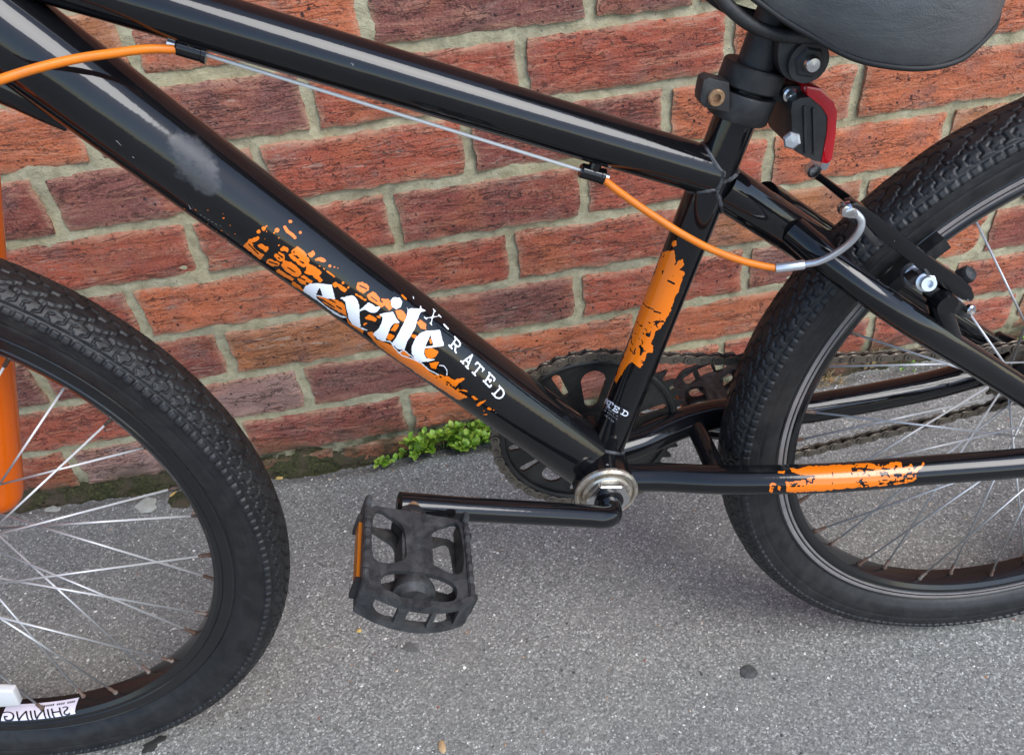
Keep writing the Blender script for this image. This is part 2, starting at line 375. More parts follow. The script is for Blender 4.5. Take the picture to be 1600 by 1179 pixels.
BRICK = new_mat('rustic_brick', rough=0.9); n = N(BRICK); oi = n.n('ShaderNodeObjectInfo')
v = n.coord(rnd=True); vs = n.coord((1.0, 1.0, 6.5), rnd=True); vs2 = n.coord((1.0, 1.0, 3.5), rnd=True)
wr = n.noise(vs, 15, 8, 0.68, 1.2); big = n.noise(v, 9, 4, 0.6); mid = n.noise(v, 45, 6, 0.72); fin = n.noise(v, 420, 4, 0.7); gr = n.noise(v, 1100, 2, 0.6)
def ridge(vec, scale, wdt, dist): return n.ramp(n.noise(vec, scale, 4, 0.6, dist), [(0.5-wdt, 0.0), (0.5, 1.0), (0.5+wdt, 0.0)])
gate = n.ramp(n.noise(vs2, 13, 3, 0.5), [(0.40, 0.0), (0.52, 1.0)])
creases = n.math('MULTIPLY', n.math('MAXIMUM', ridge(vs, 8, 0.011, 1.3), n.math('MULTIPLY', ridge(vs2, 17, 0.012, 1.8), 0.9)), gate)
col = n.mix(n.ramp(big, [(0.45, 0.0), (0.70, 0.5)]), oi.outputs['Color'], (0.15, 0.055, 0.048))
col = n.mix(n.ramp(n.noise(v, 21, 5, 0.65), [(0.50, 0.0), (0.66, 0.55)]), col, (0.21, 0.115, 0.10))
col = n.mix(n.ramp(n.noise(v, 14, 3, 0.5), [(0.50, 0.0), (0.72, 0.6)]), col, (0.52, 0.15, 0.055))
col = n.mix(n.ramp(wr, [(0.28, 0.40), (0.44, 0.0)]), col, (0.085, 0.03, 0.025))
col = n.mix(n.ramp(wr, [(0.53, 0.0), (0.72, 0.5)]), col, (0.72, 0.36, 0.22))
col = n.mix(n.math('MULTIPLY', creases, 0.8), col, (0.04, 0.017, 0.015))
col = n.mix(n.ramp(fin, [(0.32, 0.75), (0.46, 0.0)]), col, (0.06, 0.02, 0.018))
col = n.mix(n.ramp(fin, [(0.55, 0.0), (0.72, 0.55)]), col, (0.56, 0.30, 0.22))
col = n.mix(n.ramp(gr, [(0.62, 0.0), (0.72, 0.5)]), col, (0.62, 0.42, 0.34))
pv = n.vor(v, 125); psep = n.n('ShaderNodeSeparateColor'); n.l(pv.outputs['Color'], psep.inputs[0])
pdist = n.math('ADD', pv.outputs['Distance'], n.math('MULTIPLY', n.math('SUBTRACT', fin, 0.5), 0.35))
pits = n.math('MULTIPLY', n.ramp(pdist, [(0.13, 1.0), (0.24, 0.0)]), n.ramp(psep.outputs[0], [(0.66, 0.0), (0.70, 1.0)]))
pits = n.math('MULTIPLY', pits, n.ramp(n.noise(v, 12, 2), [(0.38, 0.15), (0.55, 1.0)]))
col = n.mix(n.math('MULTIPLY', pits, 0.9), col, (0.018, 0.015, 0.02))
salt = n.math('MULTIPLY', n.ramp(n.noise(vs, 30, 6, 0.75, 1.0), [(0.54, 0.0), (0.68, 0.75)]), n.ramp(n.noise(v, 8, 3), [(0.47, 0.0), (0.58, 1.0)]))
col = n.mix(salt, col, (0.46, 0.39, 0.31))
ea = n.n('ShaderNodeAttribute', attribute_name='edge')
em = n.math('MULTIPLY', ea.outputs['Fac'], n.ramp(n.noise(v, 70, 5, 0.7), [(0.36, 0.0), (0.56, 1.0)]))
col = n.mix(n.math('MULTIPLY', em, 0.75), col, (0.52, 0.31, 0.20))
gm = n.n('ShaderNodeNewGeometry'); psz = n.n('ShaderNodeSeparateXYZ'); n.l(gm.outputs['Position'], psz.inputs[0])
mo = n.math('MULTIPLY', n.ramp(n.math('MULTIPLY', psz.outputs[2], 10.0), [(0.06, 1.0), (0.42, 0.0)]), n.ramp(n.noise(n.coord(kind='Object', rnd=True), 20, 5, 0.7), [(0.36, 0.0), (0.56, 1.0)]))
col = n.mix(n.math('MULTIPLY', mo, 0.85), col, n.ramp(mid, [(0.35, (0.03, 0.027, 0.012)), (0.65, (0.09, 0.085, 0.04))]))
hh = n.math('SUBTRACT', n.math('ADD', n.math('MULTIPLY', wr, 0.75), n.math('MULTIPLY', fin, 0.5)), n.math('ADD', n.math('MULTIPLY', creases, 0.9), n.math('MULTIPLY', pits, 0.8)))
n.out(col=col, nor=n.bump(hh, 0.0030, 1.0))

def brick_mesh(length, seed):
    nx, nz = max(10, int(length/0.0055)), 14; rs = np.random.default_rng(seed); hgt = 0.0620
    v = []; f = []
    xs = np.linspace(-length/2, length/2, nx); zs = np.linspace(-hgt/2, hgt/2, nz)
    Xb, Zb = np.meshgrid(xs, zs, indexing='ij')
    jx = (fbm(Xb*70+seed, Zb*70, 3, seed)-0.5); jz = (fbm(Xb*55+9, Zb*55+seed, 3, seed+5)-0.5)
    ed = np.minimum(np.minimum(Xb+length/2, length/2-Xb)/0.004, np.minimum(Zb+hgt/2, hgt/2-Zb)/0.004)
    y = -0.0042 + (fbm(Xb*30, Zb*90+seed, 3, seed+3)-0.5)*0.0036 + np.where(ed < 0.5, 0.0016, 0.0)
    A = np.stack([Xb+jx*0.008, y, Zb+jz*0.0075], -1).reshape(-1, 3); v += [tuple(p) for p in A]
    f += [(i*nz+j, (i+1)*nz+j, (i+1)*nz+j+1, i*nz+j+1) for i in range(nx-1) for j in range(nz-1)]
    ring = [i*nz for i in range(nx)] + [(nx-1)*nz+j for j in range(1, nz)] + [i*nz+nz-1 for i in range(nx-2, -1, -1)] + [j for j in range(nz-2, 0, -1)]
    b = len(v)
    v += [(v[k][0], 0.012, v[k][2]) for k in ring]; m_ = len(ring)
    f += [(ring[k], b+k, b+(k+1) % m_, ring[(k+1) % m_]) for k in range(m_)]
    me = mesh('brick', v, f); ea_ = me.attributes.new('edge', 'FLOAT', 'POINT'); ea_.data.foreach_set('value', np.r_[1-np.clip(ed.ravel()/1.6, 0, 1), np.ones(len(ring))].astype(np.float32)); me.materials.append(BRICK); me.polygons.foreach_set('use_smooth', [True]*len(me.polygons)); me.set_sharp_from_angle(angle=math.radians(42))
    return me
BV = {}
courses = {'Z1': (0.6375, 0.0612, []), 'ZA': (0.5625, -0.0513, [0.2862, 0.0]), 'AB': (0.4875, -0.1238, []), 'BC': (0.4125, 0.0353, []), 'CD': (0.3375, 0.1646, []),
           'DE': (0.2625, 0.0736, []), 'EF': (0.1875, 0.154, []), 'FG': (0.1125, 0.2339, []), 'GH': (0.0375, 0.1337, []), 'H0': (-0.0375, 0.25, [])}
RED, ORG, BRN, PUR, MAU, DRK = (0.43, 0.092, 0.047), (0.57, 0.15, 0.058), (0.44, 0.165, 0.058), (0.24, 0.082, 0.065), (0.43, 0.27, 0.23), (0.27, 0.065, 0.045)
spots = [(480, 430, ORG), (540, 530, BRN), (420, 620, MAU), (600, 600, PUR), (500, 670, DRK), (740, 640, ORG), (210, 660, DRK), (120, 330, RED), (760, 310, DRK), (640, 250, RED),
         (680, 110, RED), (700, 30, PUR), (980, 90, RED), (1040, 170, RED), (900, 380, RED), (720, 420, RED), (740, 510, PUR), (1050, 440, RED), (900, 540, ORG), (260, 400, RED), (60, 250, RED),
         (70, 330, DRK), (350, 350, DRK), (450, 380, RED), (1450, 120, ORG), (1350, 230, ORG), (1290, 330, BRN), (1140, 500, ORG), (1250, 100, ORG), (1500, 60, ORG), (1540, 420, RED), (1460, 340, ORG), (380, 170, PUR),
         (130, 720, DRK), (60, 640, RED), (220, 730, MAU), (1560, 350, RED), (960, 160, DRK), (1170, 260, ORG), (1060, 570, RED), (560, 360, RED), (1350, 470, MAU)]
def proj_w(p):
    d = np.array(p) - CAM; z = d @ CF
    return IMW/2 + F_PX*(d @ CR)/z, IMH/2 - F_PX*(d @ CU)/z
outside = G(); out_cols = []
for ci, (cn, (zc, off, extra)) in enumerate(courses.items()):
    xs = [off + k*0.225 for k in range(-8, 8)]
    if cn == 'ZA': xs = [x for x in xs if x < 0.2] + [0.2862] + [0.2862 + 0.225*k for k in range(1, 6)]
    if cn == 'EF': xs = [x for x in xs if x < 0.45] + [0.49, 0.715, 0.94, 1.165]
    for i in range(len(xs)-1):
        length = xs[i+1]-xs[i]-0.0132; xc = (xs[i]+xs[i+1])/2
        if xc < -1.39 or xc > 1.39: continue
        u, vv = proj_w((xc, 0, zc))
        key = (round(length, 3), random.randrange(5))
        if key not in BV: BV[key] = brick_mesh(length, 11 + len(BV)*7)
        o = link('brick', BV[key], None, wall, False)
        o.location = (xc, random.uniform(-0.0012, 0.0012), zc + random.uniform(-0.001, 0.001))
        o.rotation_euler = (0, random.uniform(-0.004, 0.004), 0)
        best = min(spots, key=lambda q: (q[0]-u)**2 + (q[1]-vv)**2)
        colr = best[2] if (best[0]-u)**2 + (best[1]-vv)**2 < 90**2 else random.choice([RED, RED, ORG, BRN, PUR, DRK])
        k = random.uniform(0.9, 1.12); o.color = (colr[0]*k, colr[1]*k, colr[2]*k, 1)
rest = G()                                                   # courses above the picture, joined
for r in range(9, 34):
    z0 = 0.0375 + 0.075*r
    for k in range(-13, 14):
        x0 = k*0.225 + (0.1125 if r % 2 else 0)
        if r < 9 and -1.05 < x0 < 1.3: continue
        rest.box((x0, 0.004, z0), 0.2145, 0.016, 0.0655)
for r in range(0, 9):
    for sgn in (-1, 1):
        for k in range(8):
            rest.box((sgn*(1.5 + k*0.225), 0.004, 0.0375+0.075*r), 0.2145, 0.016, 0.0655)
ro = rest.build('brickwork', BRICK, wall, False); ro['kind'] = 'stuff'; ro.color = (*RED, 1)

# ================================================================== THE BICYCLE
bike = thing('bicycle', 'black bicycle with orange cables and decals standing against the brick wall', 'bicycle', MB)
BBC = (-0.408, 0.302)
# ---- frame tubes
DT_C, DT_D, DT_R = np.array([-0.5947, 0.5251]), np.array([0.6366, -0.7712]), 0.0262
TT_C, TT_D, TT_R = np.array([-0.4732, 0.621]), np.array([0.9176, -0.3974]), 0.0162
ST_C, ST_D, ST_R = np.array([-0.3602, 0.4415]), np.array([-0.3098, -0.9508]), 0.0144
def on(c, d, t): return L(*(c + d*t))
def seg_pts(c, d, t0, t1, n=24): return [on(c, d, t0 + (t1-t0)*i/n) for i in range(n+1)]
down_tube = G().tube(seg_pts(DT_C, DT_D, -0.30, 0.285), DT_R, 48).build('down_tube', 'black_down', bike)
tB = float((np.array(BBC)-ST_C) @ ST_D)
seat_tube = G().tube(seg_pts(ST_C, ST_D, -0.178, tB), ST_R, 40).build('seat_tube', 'black', bike)
# top tube runs from the head tube to the seat tube
Ams = np.array([[TT_D[0], -ST_D[0]], [TT_D[1], -ST_D[1]]]); tt, ss = np.linalg.solve(Ams, ST_C-TT_C)
top_tube = G().tube(seg_pts(TT_C, TT_D, -0.34, tt), TT_R, 40).build('top_tube', 'black', bike)
hd0, hd1 = on(DT_C, DT_D, -0.285), on(TT_C, TT_D, -0.325)
hx = (hd1-hd0).normalized()
G().tube([hd0-hx*0.05, hd0, hd1, hd1+hx*0.04], 0.0225, 40).build('head_tube', 'black', bike)
def weld(name, center, axis, r, th=0.0028, wob=0.0009, seg=64, squash=1.0, parent=bike):
    ax = Vector(axis).normalized(); x = ax.orthogonal().normalized(); y = ax.cross(x); v = []; f = []
    for k in range(seg):
        a = 2*PI*k/seg; d = math.cos(a)*x + math.sin(a)*y
        rr = th + wob*math.sin(k*2.6) + random.uniform(-0.3, 0.3)*wob
        for q in range(6):
            b = 2*PI*q/6; v.append(Vector(center) + d*(r + rr*math.cos(b)) + ax*(rr*math.sin(b)))
    for k in range(seg):
        f += [(k*6+q, k*6+(q+1) % 6, ((k+1) % seg)*6+(q+1) % 6, ((k+1) % seg)*6+q) for q in range(6)]
    return G().add(v, f)
def saddle_weld(tubes, name, parent):                        # weld bead where tube b (r1) meets tube a (r0)
    for (pa, da, ra, pb, db, rb, side) in tubes:
        da = Vector(da).normalized(); db = Vector(db).normalized(); x = db.orthogonal().normalized(); y = db.cross(x); path = []
        for k in range(73):
            an = 2*PI*k/72; o = Vector(pb) + rb*(math.cos(an)*x + math.sin(an)*y) - Vector(pa)
            A_ = db - da*db.dot(da); B_ = o - da*o.dot(da)
            qa, qb, qc = A_.dot(A_), 2*A_.dot(B_), B_.dot(B_)-ra*ra; dis = qb*qb-4*qa*qc
            if dis < 0: dis = 0
            t = (-qb + side*math.sqrt(dis))/(2*qa); path.append(Vector(pa) + o + db*t)
        g = G().tube(path, [0.0014 + 0.0004*abs(math.sin(k*0.9)) for k in range(73)], 8, False)
        g.build(name, 'weld', parent)
bbv = L(*BBC)
dir_st, dir_dt, dir_tt = L(*ST_D), L(*DT_D), L(*TT_D)
SAX = Vector((0, 1, 0))
BBR = 0.0255
G().tube([L(*BBC, -0.034), L(*BBC, 0.034)], BBR, 48).build('bottom_bracket_shell', 'black', bike)
saddle_weld([(bbv, SAX, BBR, on(DT_C, DT_D, 0.1), dir_dt, DT_R*0.93, -1), (bbv, SAX, BBR, on(ST_C, ST_D, 0), dir_st, ST_R, -1),
             (on(ST_C, ST_D, 0), dir_st, ST_R, on(TT_C, TT_D, 0), dir_tt, TT_R*0.97, -1)], 'weld_bead', bike)
# gusset under the down tube near the head
gt = [P(-70, 85, 0.004), P(-20, 118, 0.004), P(30, 146, 0.003), P(75, 174, 0.002), P(108, 196, 0.0)]
G().tube(spline(gt, 5), [0.0135 - 0.009*(k/20)**1.4 for k in range(21)], 20).build('gusset', 'black', bike)
# seat stays: one thick stay that forks into two legs
mono0, mono1 = L(-0.317, 0.5465), L(-0.243, 0.4885)
md = (mono1-mono0).normalized()
G().tube([mono0, mono1, mono1+md*0.004, mono1+md*0.0075], [0.0155, 0.0155, 0.0135, 0.008], 36).build('seat_stay_stem', 'black', bike)
saddle_weld([(on(ST_C, ST_D, 0), dir_st, ST_R, mono1, mono1-mono0, 0.015, 1)], 'weld_bead', bike)
def stay_h(a): return 0.305 - 0.77*a
leg_n = [L(a, stay_h(a), s_) for a, s_ in ((-0.266, 0.010), (-0.247, 0.033), (-0.222, 0.051), (-0.195, 0.0595), (-0.165, 0.0597), (-0.12, 0.0575), (-0.06, 0.058), (-0.012, 0.062))]
leg_f = [P(1196, 304, -0.016), P(1212, 312, -0.030), P(1230, 324, -0.041), P(1260, 344, -0.049), P(1292, 366, -0.054)] + [L(a, stay_h(a), -s_) for a, s_ in ((-0.15, 0.0585), (-0.10, 0.058), (-0.06, 0.058), (-0.012, 0.062))]
G().tube(spline(leg_n, 8), 0.0105, 28).build('seat_stay', 'black', bike)
G().tube(spline(leg_f, 8), 0.0095, 28).build('seat_stay', 'black', bike)
# chain stays
cs_near = [(-0.398, .302, 0.020), (-0.3605, .301, 0.0259), (-0.3108, .301, 0.039), (-0.2525, .301, 0.050), (-0.2075, .301, 0.056), (-0.1543, .301, 0.060), (-0.0691, .301, 0.0675), (-0.01, .300, 0.068)]
cs_far = [(-0.398, .302, -0.012), (-0.3657, .301, -0.0203), (-0.34, .301, -0.031), (-0.314, .301, -0.039), (-0.2764, .299, -0.0446), (-0.21, .288, -0.048), (-0.17, .286, -0.051), (-0.12, .285, -0.055), (-0.07, .286, -0.059), (-0.01, .294, -0.062)]
CSN = spline([L(*p) for p in cs_near], 10)
chain_stay = G().tube(CSN, 0.0122, 32).build('chain_stay', 'black', bike)
csf = G().tube(spline([L(*p) for p in cs_far], 10), 0.0138, 28).build('chain_stay', 'black', bike)
G().tube([L(-0.312, .300, 0.034), L(-0.312, .300, -0.034)], 0.0085, 24).build('chain_stay_bridge', 'black', bike)
for s, nm in ((0.066, 'dropout'), (-0.060, 'dropout')):
    prism(nm, [(-0.05, 0.325), (-0.03, 0.285), (0.0, 0.277), (0.022, 0.285), (0.026, 0.302), (0.014, 0.318), (-0.02, 0.337)], s-0.003, s+0.003, 'black', bike, 0.0012)

# ---- paint chips and a dull smear of dirt on the down tube, done as thin patches with ragged outline
def box_blur(A, k):
    for ax in (0, 1):
        acc = np.zeros_like(A)
        for d in range(-k, k+1): acc += np.roll(A, d, ax)
        A = acc/(2*k+1)
    return A
def pip(px, poly, inv=None):
    x, y = px[..., 0], px[..., 1]; r = np.zeros(x.shape, bool); n_ = len(poly)
    for i in range(n_):
        (x1, y1), (x2, y2) = poly[i], poly[(i+1) % n_]
        if y1 == y2: continue
        c_ = ((y1 > y) != (y2 > y)) & (x < (x2-x1)*(y-y1)/(y2-y1)+x1); r ^= c_
    return r
def stroke(px, pts, wd):
    x, y = px[..., 0], px[..., 1]; r = np.zeros(x.shape, bool)
    for (x1, y1), (x2, y2) in zip(pts[:-1], pts[1:]):
        dx, dy = x2-x1, y2-y1; q = max(dx*dx+dy*dy, 1e-9); t = np.clip(((x-x1)*dx+(y-y1)*dy)/q, 0, 1)
        r |= (x-x1-t*dx)**2 + (y-y1-t*dy)**2 < (wd/2)**2
    return r
def contour(Fv, V, name, mat, parent):                       # marching squares over a grid of bike points
    nx, ny = Fv.shape; verts = []; idx = {}; faces = []
    def cv(i, j):
        k = (i, j)
        if k not in idx: idx[k] = len(verts); verts.append(V[i, j])
        return idx[k]
    def ev(i, j, i2, j2):
        k = (min((i, j), (i2, j2)), max((i, j), (i2, j2)))
        if k not in idx:
            a, b = Fv[i, j], Fv[i2, j2]; t = a/(a-b); idx[k] = len(verts); verts.append(V[i, j]*(1-t) + V[i2, j2]*t)
        return idx[k]
    ins = Fv > 0
    anyin = ins[:-1, :-1] | ins[1:, :-1] | ins[1:, 1:] | ins[:-1, 1:]
    for i, j in np.argwhere(anyin):
        cs = [(i, j), (i+1, j), (i+1, j+1), (i, j+1)]; poly = []
        for k in range(4):
            a, b = cs[k], cs[(k+1) % 4]
            if ins[a]: poly.append(cv(*a))
            if ins[a] != ins[b]: poly.append(ev(*a, *b))
        if len(poly) > 2: faces.append(tuple(poly))
    if not faces: return None
    return link(name, mesh(name, verts, faces), mat, parent)
class Wrap:                                                   # a tube's skin, as a grid along x round
    def __init__(s, path, radius, t0, t1, f0, f1, res, lift=0.00035):
        s.path = path; s.R = radius+lift
        P_ = np.array([list(p) for p in path]); d = np.r_[0, np.cumsum(np.linalg.norm(np.diff(P_, axis=0), axis=1))]
        nx = int((t1-t0)/res)+1; ny = int(math.radians(f1-f0)*radius/res)+1
        s.t = np.linspace(t0, t1, nx); s.f = np.radians(np.linspace(f0, f1, ny))
        Q = np.stack([np.interp(s.t, d, P_[:, k]) for k in range(3)], 1)
        T = np.gradient(Q, axis=0); T /= np.linalg.norm(T, axis=1)[:, None]
        e1 = np.array([0, -1.0, 0]) - T*(T @ np.array([0, -1.0, 0]))[:, None]; e1 /= np.linalg.norm(e1, axis=1)[:, None]
        e2 = np.cross(T, e1); e2 *= np.sign(e2[len(e2)//2, 2] or 1)
        s.V = Q[:, None, :] + s.R*(np.cos(s.f)[None, :, None]*e1[:, None, :] + np.sin(s.f)[None, :, None]*e2[:, None, :])
        s.px = proj_local(s.V.reshape(-1, 3)).reshape(nx, ny, 2)
        nrm = (np.cos(s.f)[None, :, None]*e1[:, None, :] + np.sin(s.f)[None, :, None]*e2[:, None, :])
        cl = np.array(list(MB.inverted() @ Vector(CAM)))
        s.px[((cl - s.V)*nrm).sum(-1) < 0.0] = -1e5
        s.TT, s.AA = np.meshgrid(s.t, s.f*radius, indexing='ij')
    def jitter(s, amp, sc, seed=1):
        p = s.px.copy(); p[..., 0] += (fbm(s.TT*sc, s.AA*sc+7, 3, seed)-0.5)*amp; p[..., 1] += (fbm(s.TT*sc+31, s.AA*sc, 3, seed+40)-0.5)*amp; return p
    def put(s, mask, name, mat, parent, blur=1, lift=0.0):
        Fv = box_blur(mask.astype(float), blur)-0.5; Fv[0, :] = Fv[-1, :] = Fv[:, 0] = Fv[:, -1] = -0.5
        V = s.V
        return contour(Fv, V, name, mat, parent)
def tile(pts, x0, y0, sc): return [(x0+x/sc, y0+y/sc) for x, y in pts]

dt_path = seg_pts(DT_C, DT_D, -0.30, 0.285, 4)
wd = Wrap(dt_path, DT_R, 0.20, 0.50, -60, 128, 0.00038)
t4 = lambda p: tile(p, 370, 340, 6.55)
t1 = lambda p: tile(p, 460, 430, 6.55)
t5 = lambda p: tile(p, 590, 520, 7.62)
blobs = [t4(q) for q in (
    [(60,290),(110,240),(200,330),(280,380),(240,435),(150,360)], [(120,225),(215,190),(235,215),(190,250),(150,255),(180,280),(140,300),(105,260)],
    [(205,280),(250,265),(330,320),(300,355),(250,320)], [(470,85),(500,80),(540,130),(580,165),(620,205),(590,225),(555,190),(510,160),(480,120)],
    [(440,310),(480,290),(535,320),(520,360),(490,340),(450,335)], [(380,390),(430,345),(500,385),(490,445),(440,450),(400,420)],
    [(300,440),(340,420),(450,465),(430,490),(360,500),(300,465)], [(450,480),(490,440),(560,455),(650,530),(665,575),(620,610),(560,590),(490,540)],
    [(530,380),(560,340),(620,290),(690,340),(745,430),(740,480),(690,510),(640,490),(600,450),(550,420)],
    [(690,560),(730,470),(820,510),(870,560),(840,600),(890,640),(850,670),(800,620),(770,590),(730,590)],
    [(400,540),(430,525),(590,625),(570,650),(480,605),(410,560)], [(615,630),(680,585),(780,650),(760,680),(700,650),(720,690),(660,680)],
    [(560,660),(590,655),(690,740),(680,760),(570,695)], [(720,370),(780,335),(805,370),(770,410),(740,400)],
    [(790,420),(860,400),(920,440),(890,460),(840,440),(800,435)], [(840,480),(1010,600),(1000,615),(840,495)], [(930,490),(960,470),(975,500),(950,515)],
    [(975,680),(1010,655),(1130,730),(1110,770),(1060,740),(1030,700),(1000,720)], [(1235,660),(1290,660),(1365,700),(1340,750),(1290,780),(1225,730)],
    [(1330,790),(1390,750),(1460,810),(1460,850),(1510,890),(1480,920),(1420,880),(1350,840)], [(1215,770),(1330,840),(1320,855),(1210,790)],
    [(1480,830),(1570,850),(1570,960),(1510,900)], [(820,800),(1000,830),(1100,880),(1130,1010),(1000,940),(900,880)], [(1125,1010),(1160,1070),(1300,1150),(1290,1185),(1130,1075)])]
blobs += [t1(q) for q in (
    [(880,240),(960,240),(1000,300),(1000,350),(930,300)], [(1030,360),(1100,350),(1145,400),(1130,480),(1060,440)], [(1250,480),(1290,450),(1350,500),(1350,560),(1290,540)],
    [(720,430),(770,400),(850,450),(830,475),(780,460),(735,450)], [(840,420),(880,400),(880,450)], [(700,500),(740,475),(750,495),(710,520)], [(985,560),(1040,490),(1075,500),(1030,580)],
    [(930,640),(960,590),(1035,620),(980,670)], [(1190,600),(1250,610),(1240,645),(1200,630)], [(1330,760),(1400,740),(1475,780),(1440,840),(1380,860),(1340,820)],
    [(1380,660),(1400,640),(1415,690),(1390,700)], [(1080,180),(1110,200),(1160,250),(1130,250)],
    [(740,590),(800,570),(830,650),(1000,720),(1090,790),(1180,850),(1290,900),(1400,1000),(1572,1100),(1572,1190),(1480,1140),(1200,960),(1000,830),(850,715)],
    [(1060,790),(1140,770),(1190,830),(1130,840)], [(1380,900),(1480,880),(1450,960),(1400,950)])]
blobs += [t5(q) for q in (
    [(320,330),(430,300),(560,390),(640,480),(760,540),(850,620),(930,680),(1080,760),(960,800),(850,730),(700,630),(450,470)], [(740,540),(830,510),(910,560),(1020,530),(1040,550),(960,600),(930,650),(860,590),(780,560)],
    [(1110,760),(1140,740),(1200,790),(1160,795)], [(1170,870),(1200,830),(1320,785),(1230,850),(1190,885)], [(1290,890),(1330,880),(1370,920),(1320,915)], [(1240,900),(1290,930),(1270,935)], [(1240,968),(1310,958),(1300,978)], [(1370,925),(1390,905),(1385,935)])]
pj_ = wd.jitter(2.4, 800, 3)
om = np.zeros(wd.px.shape[:2], bool)
for q in blobs: om |= pip(pj_, q)
for x, y, r in ((220,142,20),(275,112,22),(305,88,12),(410,128,26),(650,150,15),(550,40,20),(1000,505,12),(1035,517,12),(1085,670,15),(1145,715,13),(30,60,9),(-140,-40,8)):
    x, y = 370+x/6.55, 340+y/6.55; om |= (pj_[..., 0]-x)**2 + (pj_[..., 1]-y)**2 < (r/6.55)**2
for a, b in (((860,830),(1000,920)), ((940,830),(1010,870)), ((1020,900),(1070,935)), ((470,545),(580,610)), ((520,510),(600,560)), ((580,380),(640,420)), ((640,440),(690,470)), ((120,270),(220,370)), ((640,610),(700,640)), ((420,370),(470,410)),
             ((1250,690),(1330,730)), ((1370,810),(1440,860)), ((330,450),(420,480))):
    om &= ~stroke(wd.px, t4([a, b]), 2.0)
cell = np.abs(fbm(wd.TT*190, wd.AA*260, 3, 61)-0.5)
om &= ~((cell < 0.010) & (fbm(wd.TT*60, wd.AA*60, 2, 15) > 0.42))
spk = (fbm(wd.TT*700, wd.AA*700, 2, 5) > 0.79) & pip(wd.px, [(205,300),(290,300),(400,372),(420,350),(470,400),(440,410),(380,392)])
lower_band = pip(wd.px, t5([(560,390),(640,440),(900,560),(1060,600),(1100,760),(900,660),(700,560)])) & (fbm(wd.TT*330, wd.AA*330, 2, 8) > 0.60)
om |= spk | lower_band
letters = [t1(q) for q in (
    [(90,150),(110,110),(160,85),(240,80),(385,98),(395,160),(418,247),(330,235),(215,208),(235,240),(330,320),(420,375),(480,415),(545,425),(500,437),(420,405),(340,340),(230,260),(150,205),(100,175)],
    [(450,238),(490,225),(600,205),(640,240),(660,300),(665,370),(668,450),(680,525),(640,530),(590,500),(555,440),(535,350),(525,280),(495,245)],
    [(665,358),(760,275),(830,320),(885,320),(860,355),(830,385),(780,380),(720,350),(672,368)], [(640,525),(700,538),(765,568),(690,553)],
    [(865,400),(1010,370),(1040,440),(1080,490),(1020,490),(990,520),(960,590),(925,680),(860,660),(805,600),(860,550),(890,490),(905,430)],
    [(985,260),(1010,225),(1080,230),(1105,270),(1090,320),(1040,350),(1000,320)],
    [(1140,300),(1165,350),(1200,335),(1280,345),(1290,295),(1302,340),(1350,365),(1290,378),(1260,450),(1235,540),(1200,600),(1150,690),(1125,765),(1060,755),(1000,700),(1060,600),(1110,510),(1150,420),(1158,360)],
    [(1240,640),(1290,590),(1350,565),(1490,560),(1532,720),(1330,748),(1325,800),(1350,850),(1460,862),(1380,880),(1300,885),(1240,860),(1200,800),(1200,730)])]
holes = [t1([(220,200),(258,118),(292,215)]), t1([(1340,730),(1395,600),(1420,718)])]
pw = wd.jitter(1.6, 700, 21)
wm = np.zeros_like(om)
for q in letters: wm |= pip(pw, q)
for q in holes: wm &= ~pip(pw, q)
for pts, wdt in (([(930,668),(985,680),(1020,740),(1100,820),(1220,860),(1300,900),(1380,970),(1480,1020)], 1.5), ([(1060,795),(1120,765),(1200,830),(1250,860)], 1.3), ([(1480,920),(1530,925),(1562,970),(1560,1025)], 1.3),
                 ([(1215,215),(1222,245)], 1.2), ([(1212,260),(1210,285)], 1.0)):
    wm |= stroke(wd.px, t1(pts), wdt)
# slab-serif lettering along the tube
FONT = {'X': [[(-.34,0),(.34,1)],[(-.34,1),(.34,0)],[(-.5,0),(-.18,0)],[(.18,0),(.5,0)],[(-.5,1),(-.18,1)],[(.18,1),(.5,1)]], '-': [[(-.28,.45),(.28,.45)]],
        'R': [[(-.25,0),(-.25,1)],[(-.45,0),(-.05,0)],[(-.45,1),(.1,1),(.32,.92),(.36,.75),(.32,.58),(.1,.5),(-.25,.5)],[(.05,.5),(.28,.05),(.48,0)]],
        'A': [[(-.32,0),(0,1),(.32,0)],[(-.2,.34),(.2,.34)],[(-.5,0),(-.12,0)],[(.12,0),(.5,0)]], 'T': [[(0,0),(0,1)],[(-.22,0),(.22,0)],[(-.42,.74),(-.42,1),(.42,1),(.42,.74)]],
        'E': [[(-.25,0),(-.25,1)],[(-.42,0),(.38,0),(.38,.28)],[(-.42,1),(.36,1),(.36,.74)],[(-.25,.5),(.12,.5)],[(.12,.36),(.12,.64)]],
        'D': [[(-.22,0),(-.22,1)],[(-.42,0),(.1,0),(.36,.18),(.44,.5),(.36,.82),(.1,1),(-.42,1)]]}
def letter(ch, o, ux, uy, W):
    r = np.zeros(W.px.shape[:2], bool)
    for st in FONT[ch]:
        r |= stroke(W.px, [(o[0]+ux[0]*a+uy[0]*b, o[1]+ux[1]*a+uy[1]*b) for a, b in st], letter.w)
    return r
letter.w = 2.5
base = {'X': (669, 501.5), '-': (692, 516), 'R': (707, 545), 'A': (726, 570), 'T': (740.5, 584), 'E': (760.5, 600), 'D': (774, 619.5)}
tops = {'X': (683, 489), '-': (703, 503), 'R': (716, 532), 'A': (738, 554), 'T': (751, 571), 'E': (769, 587), 'D': (785, 608)}
for chh in base:
    bx, by = base[chh]; tx, ty = tops[chh]
    letter.w = 1.5 if chh in 'X' else 2.4  # thinner X strokes stand in for glare fading that letter
    wm |= letter(chh, (bx, by), (12.5, 13.0), (tx-bx, ty-by), wd)
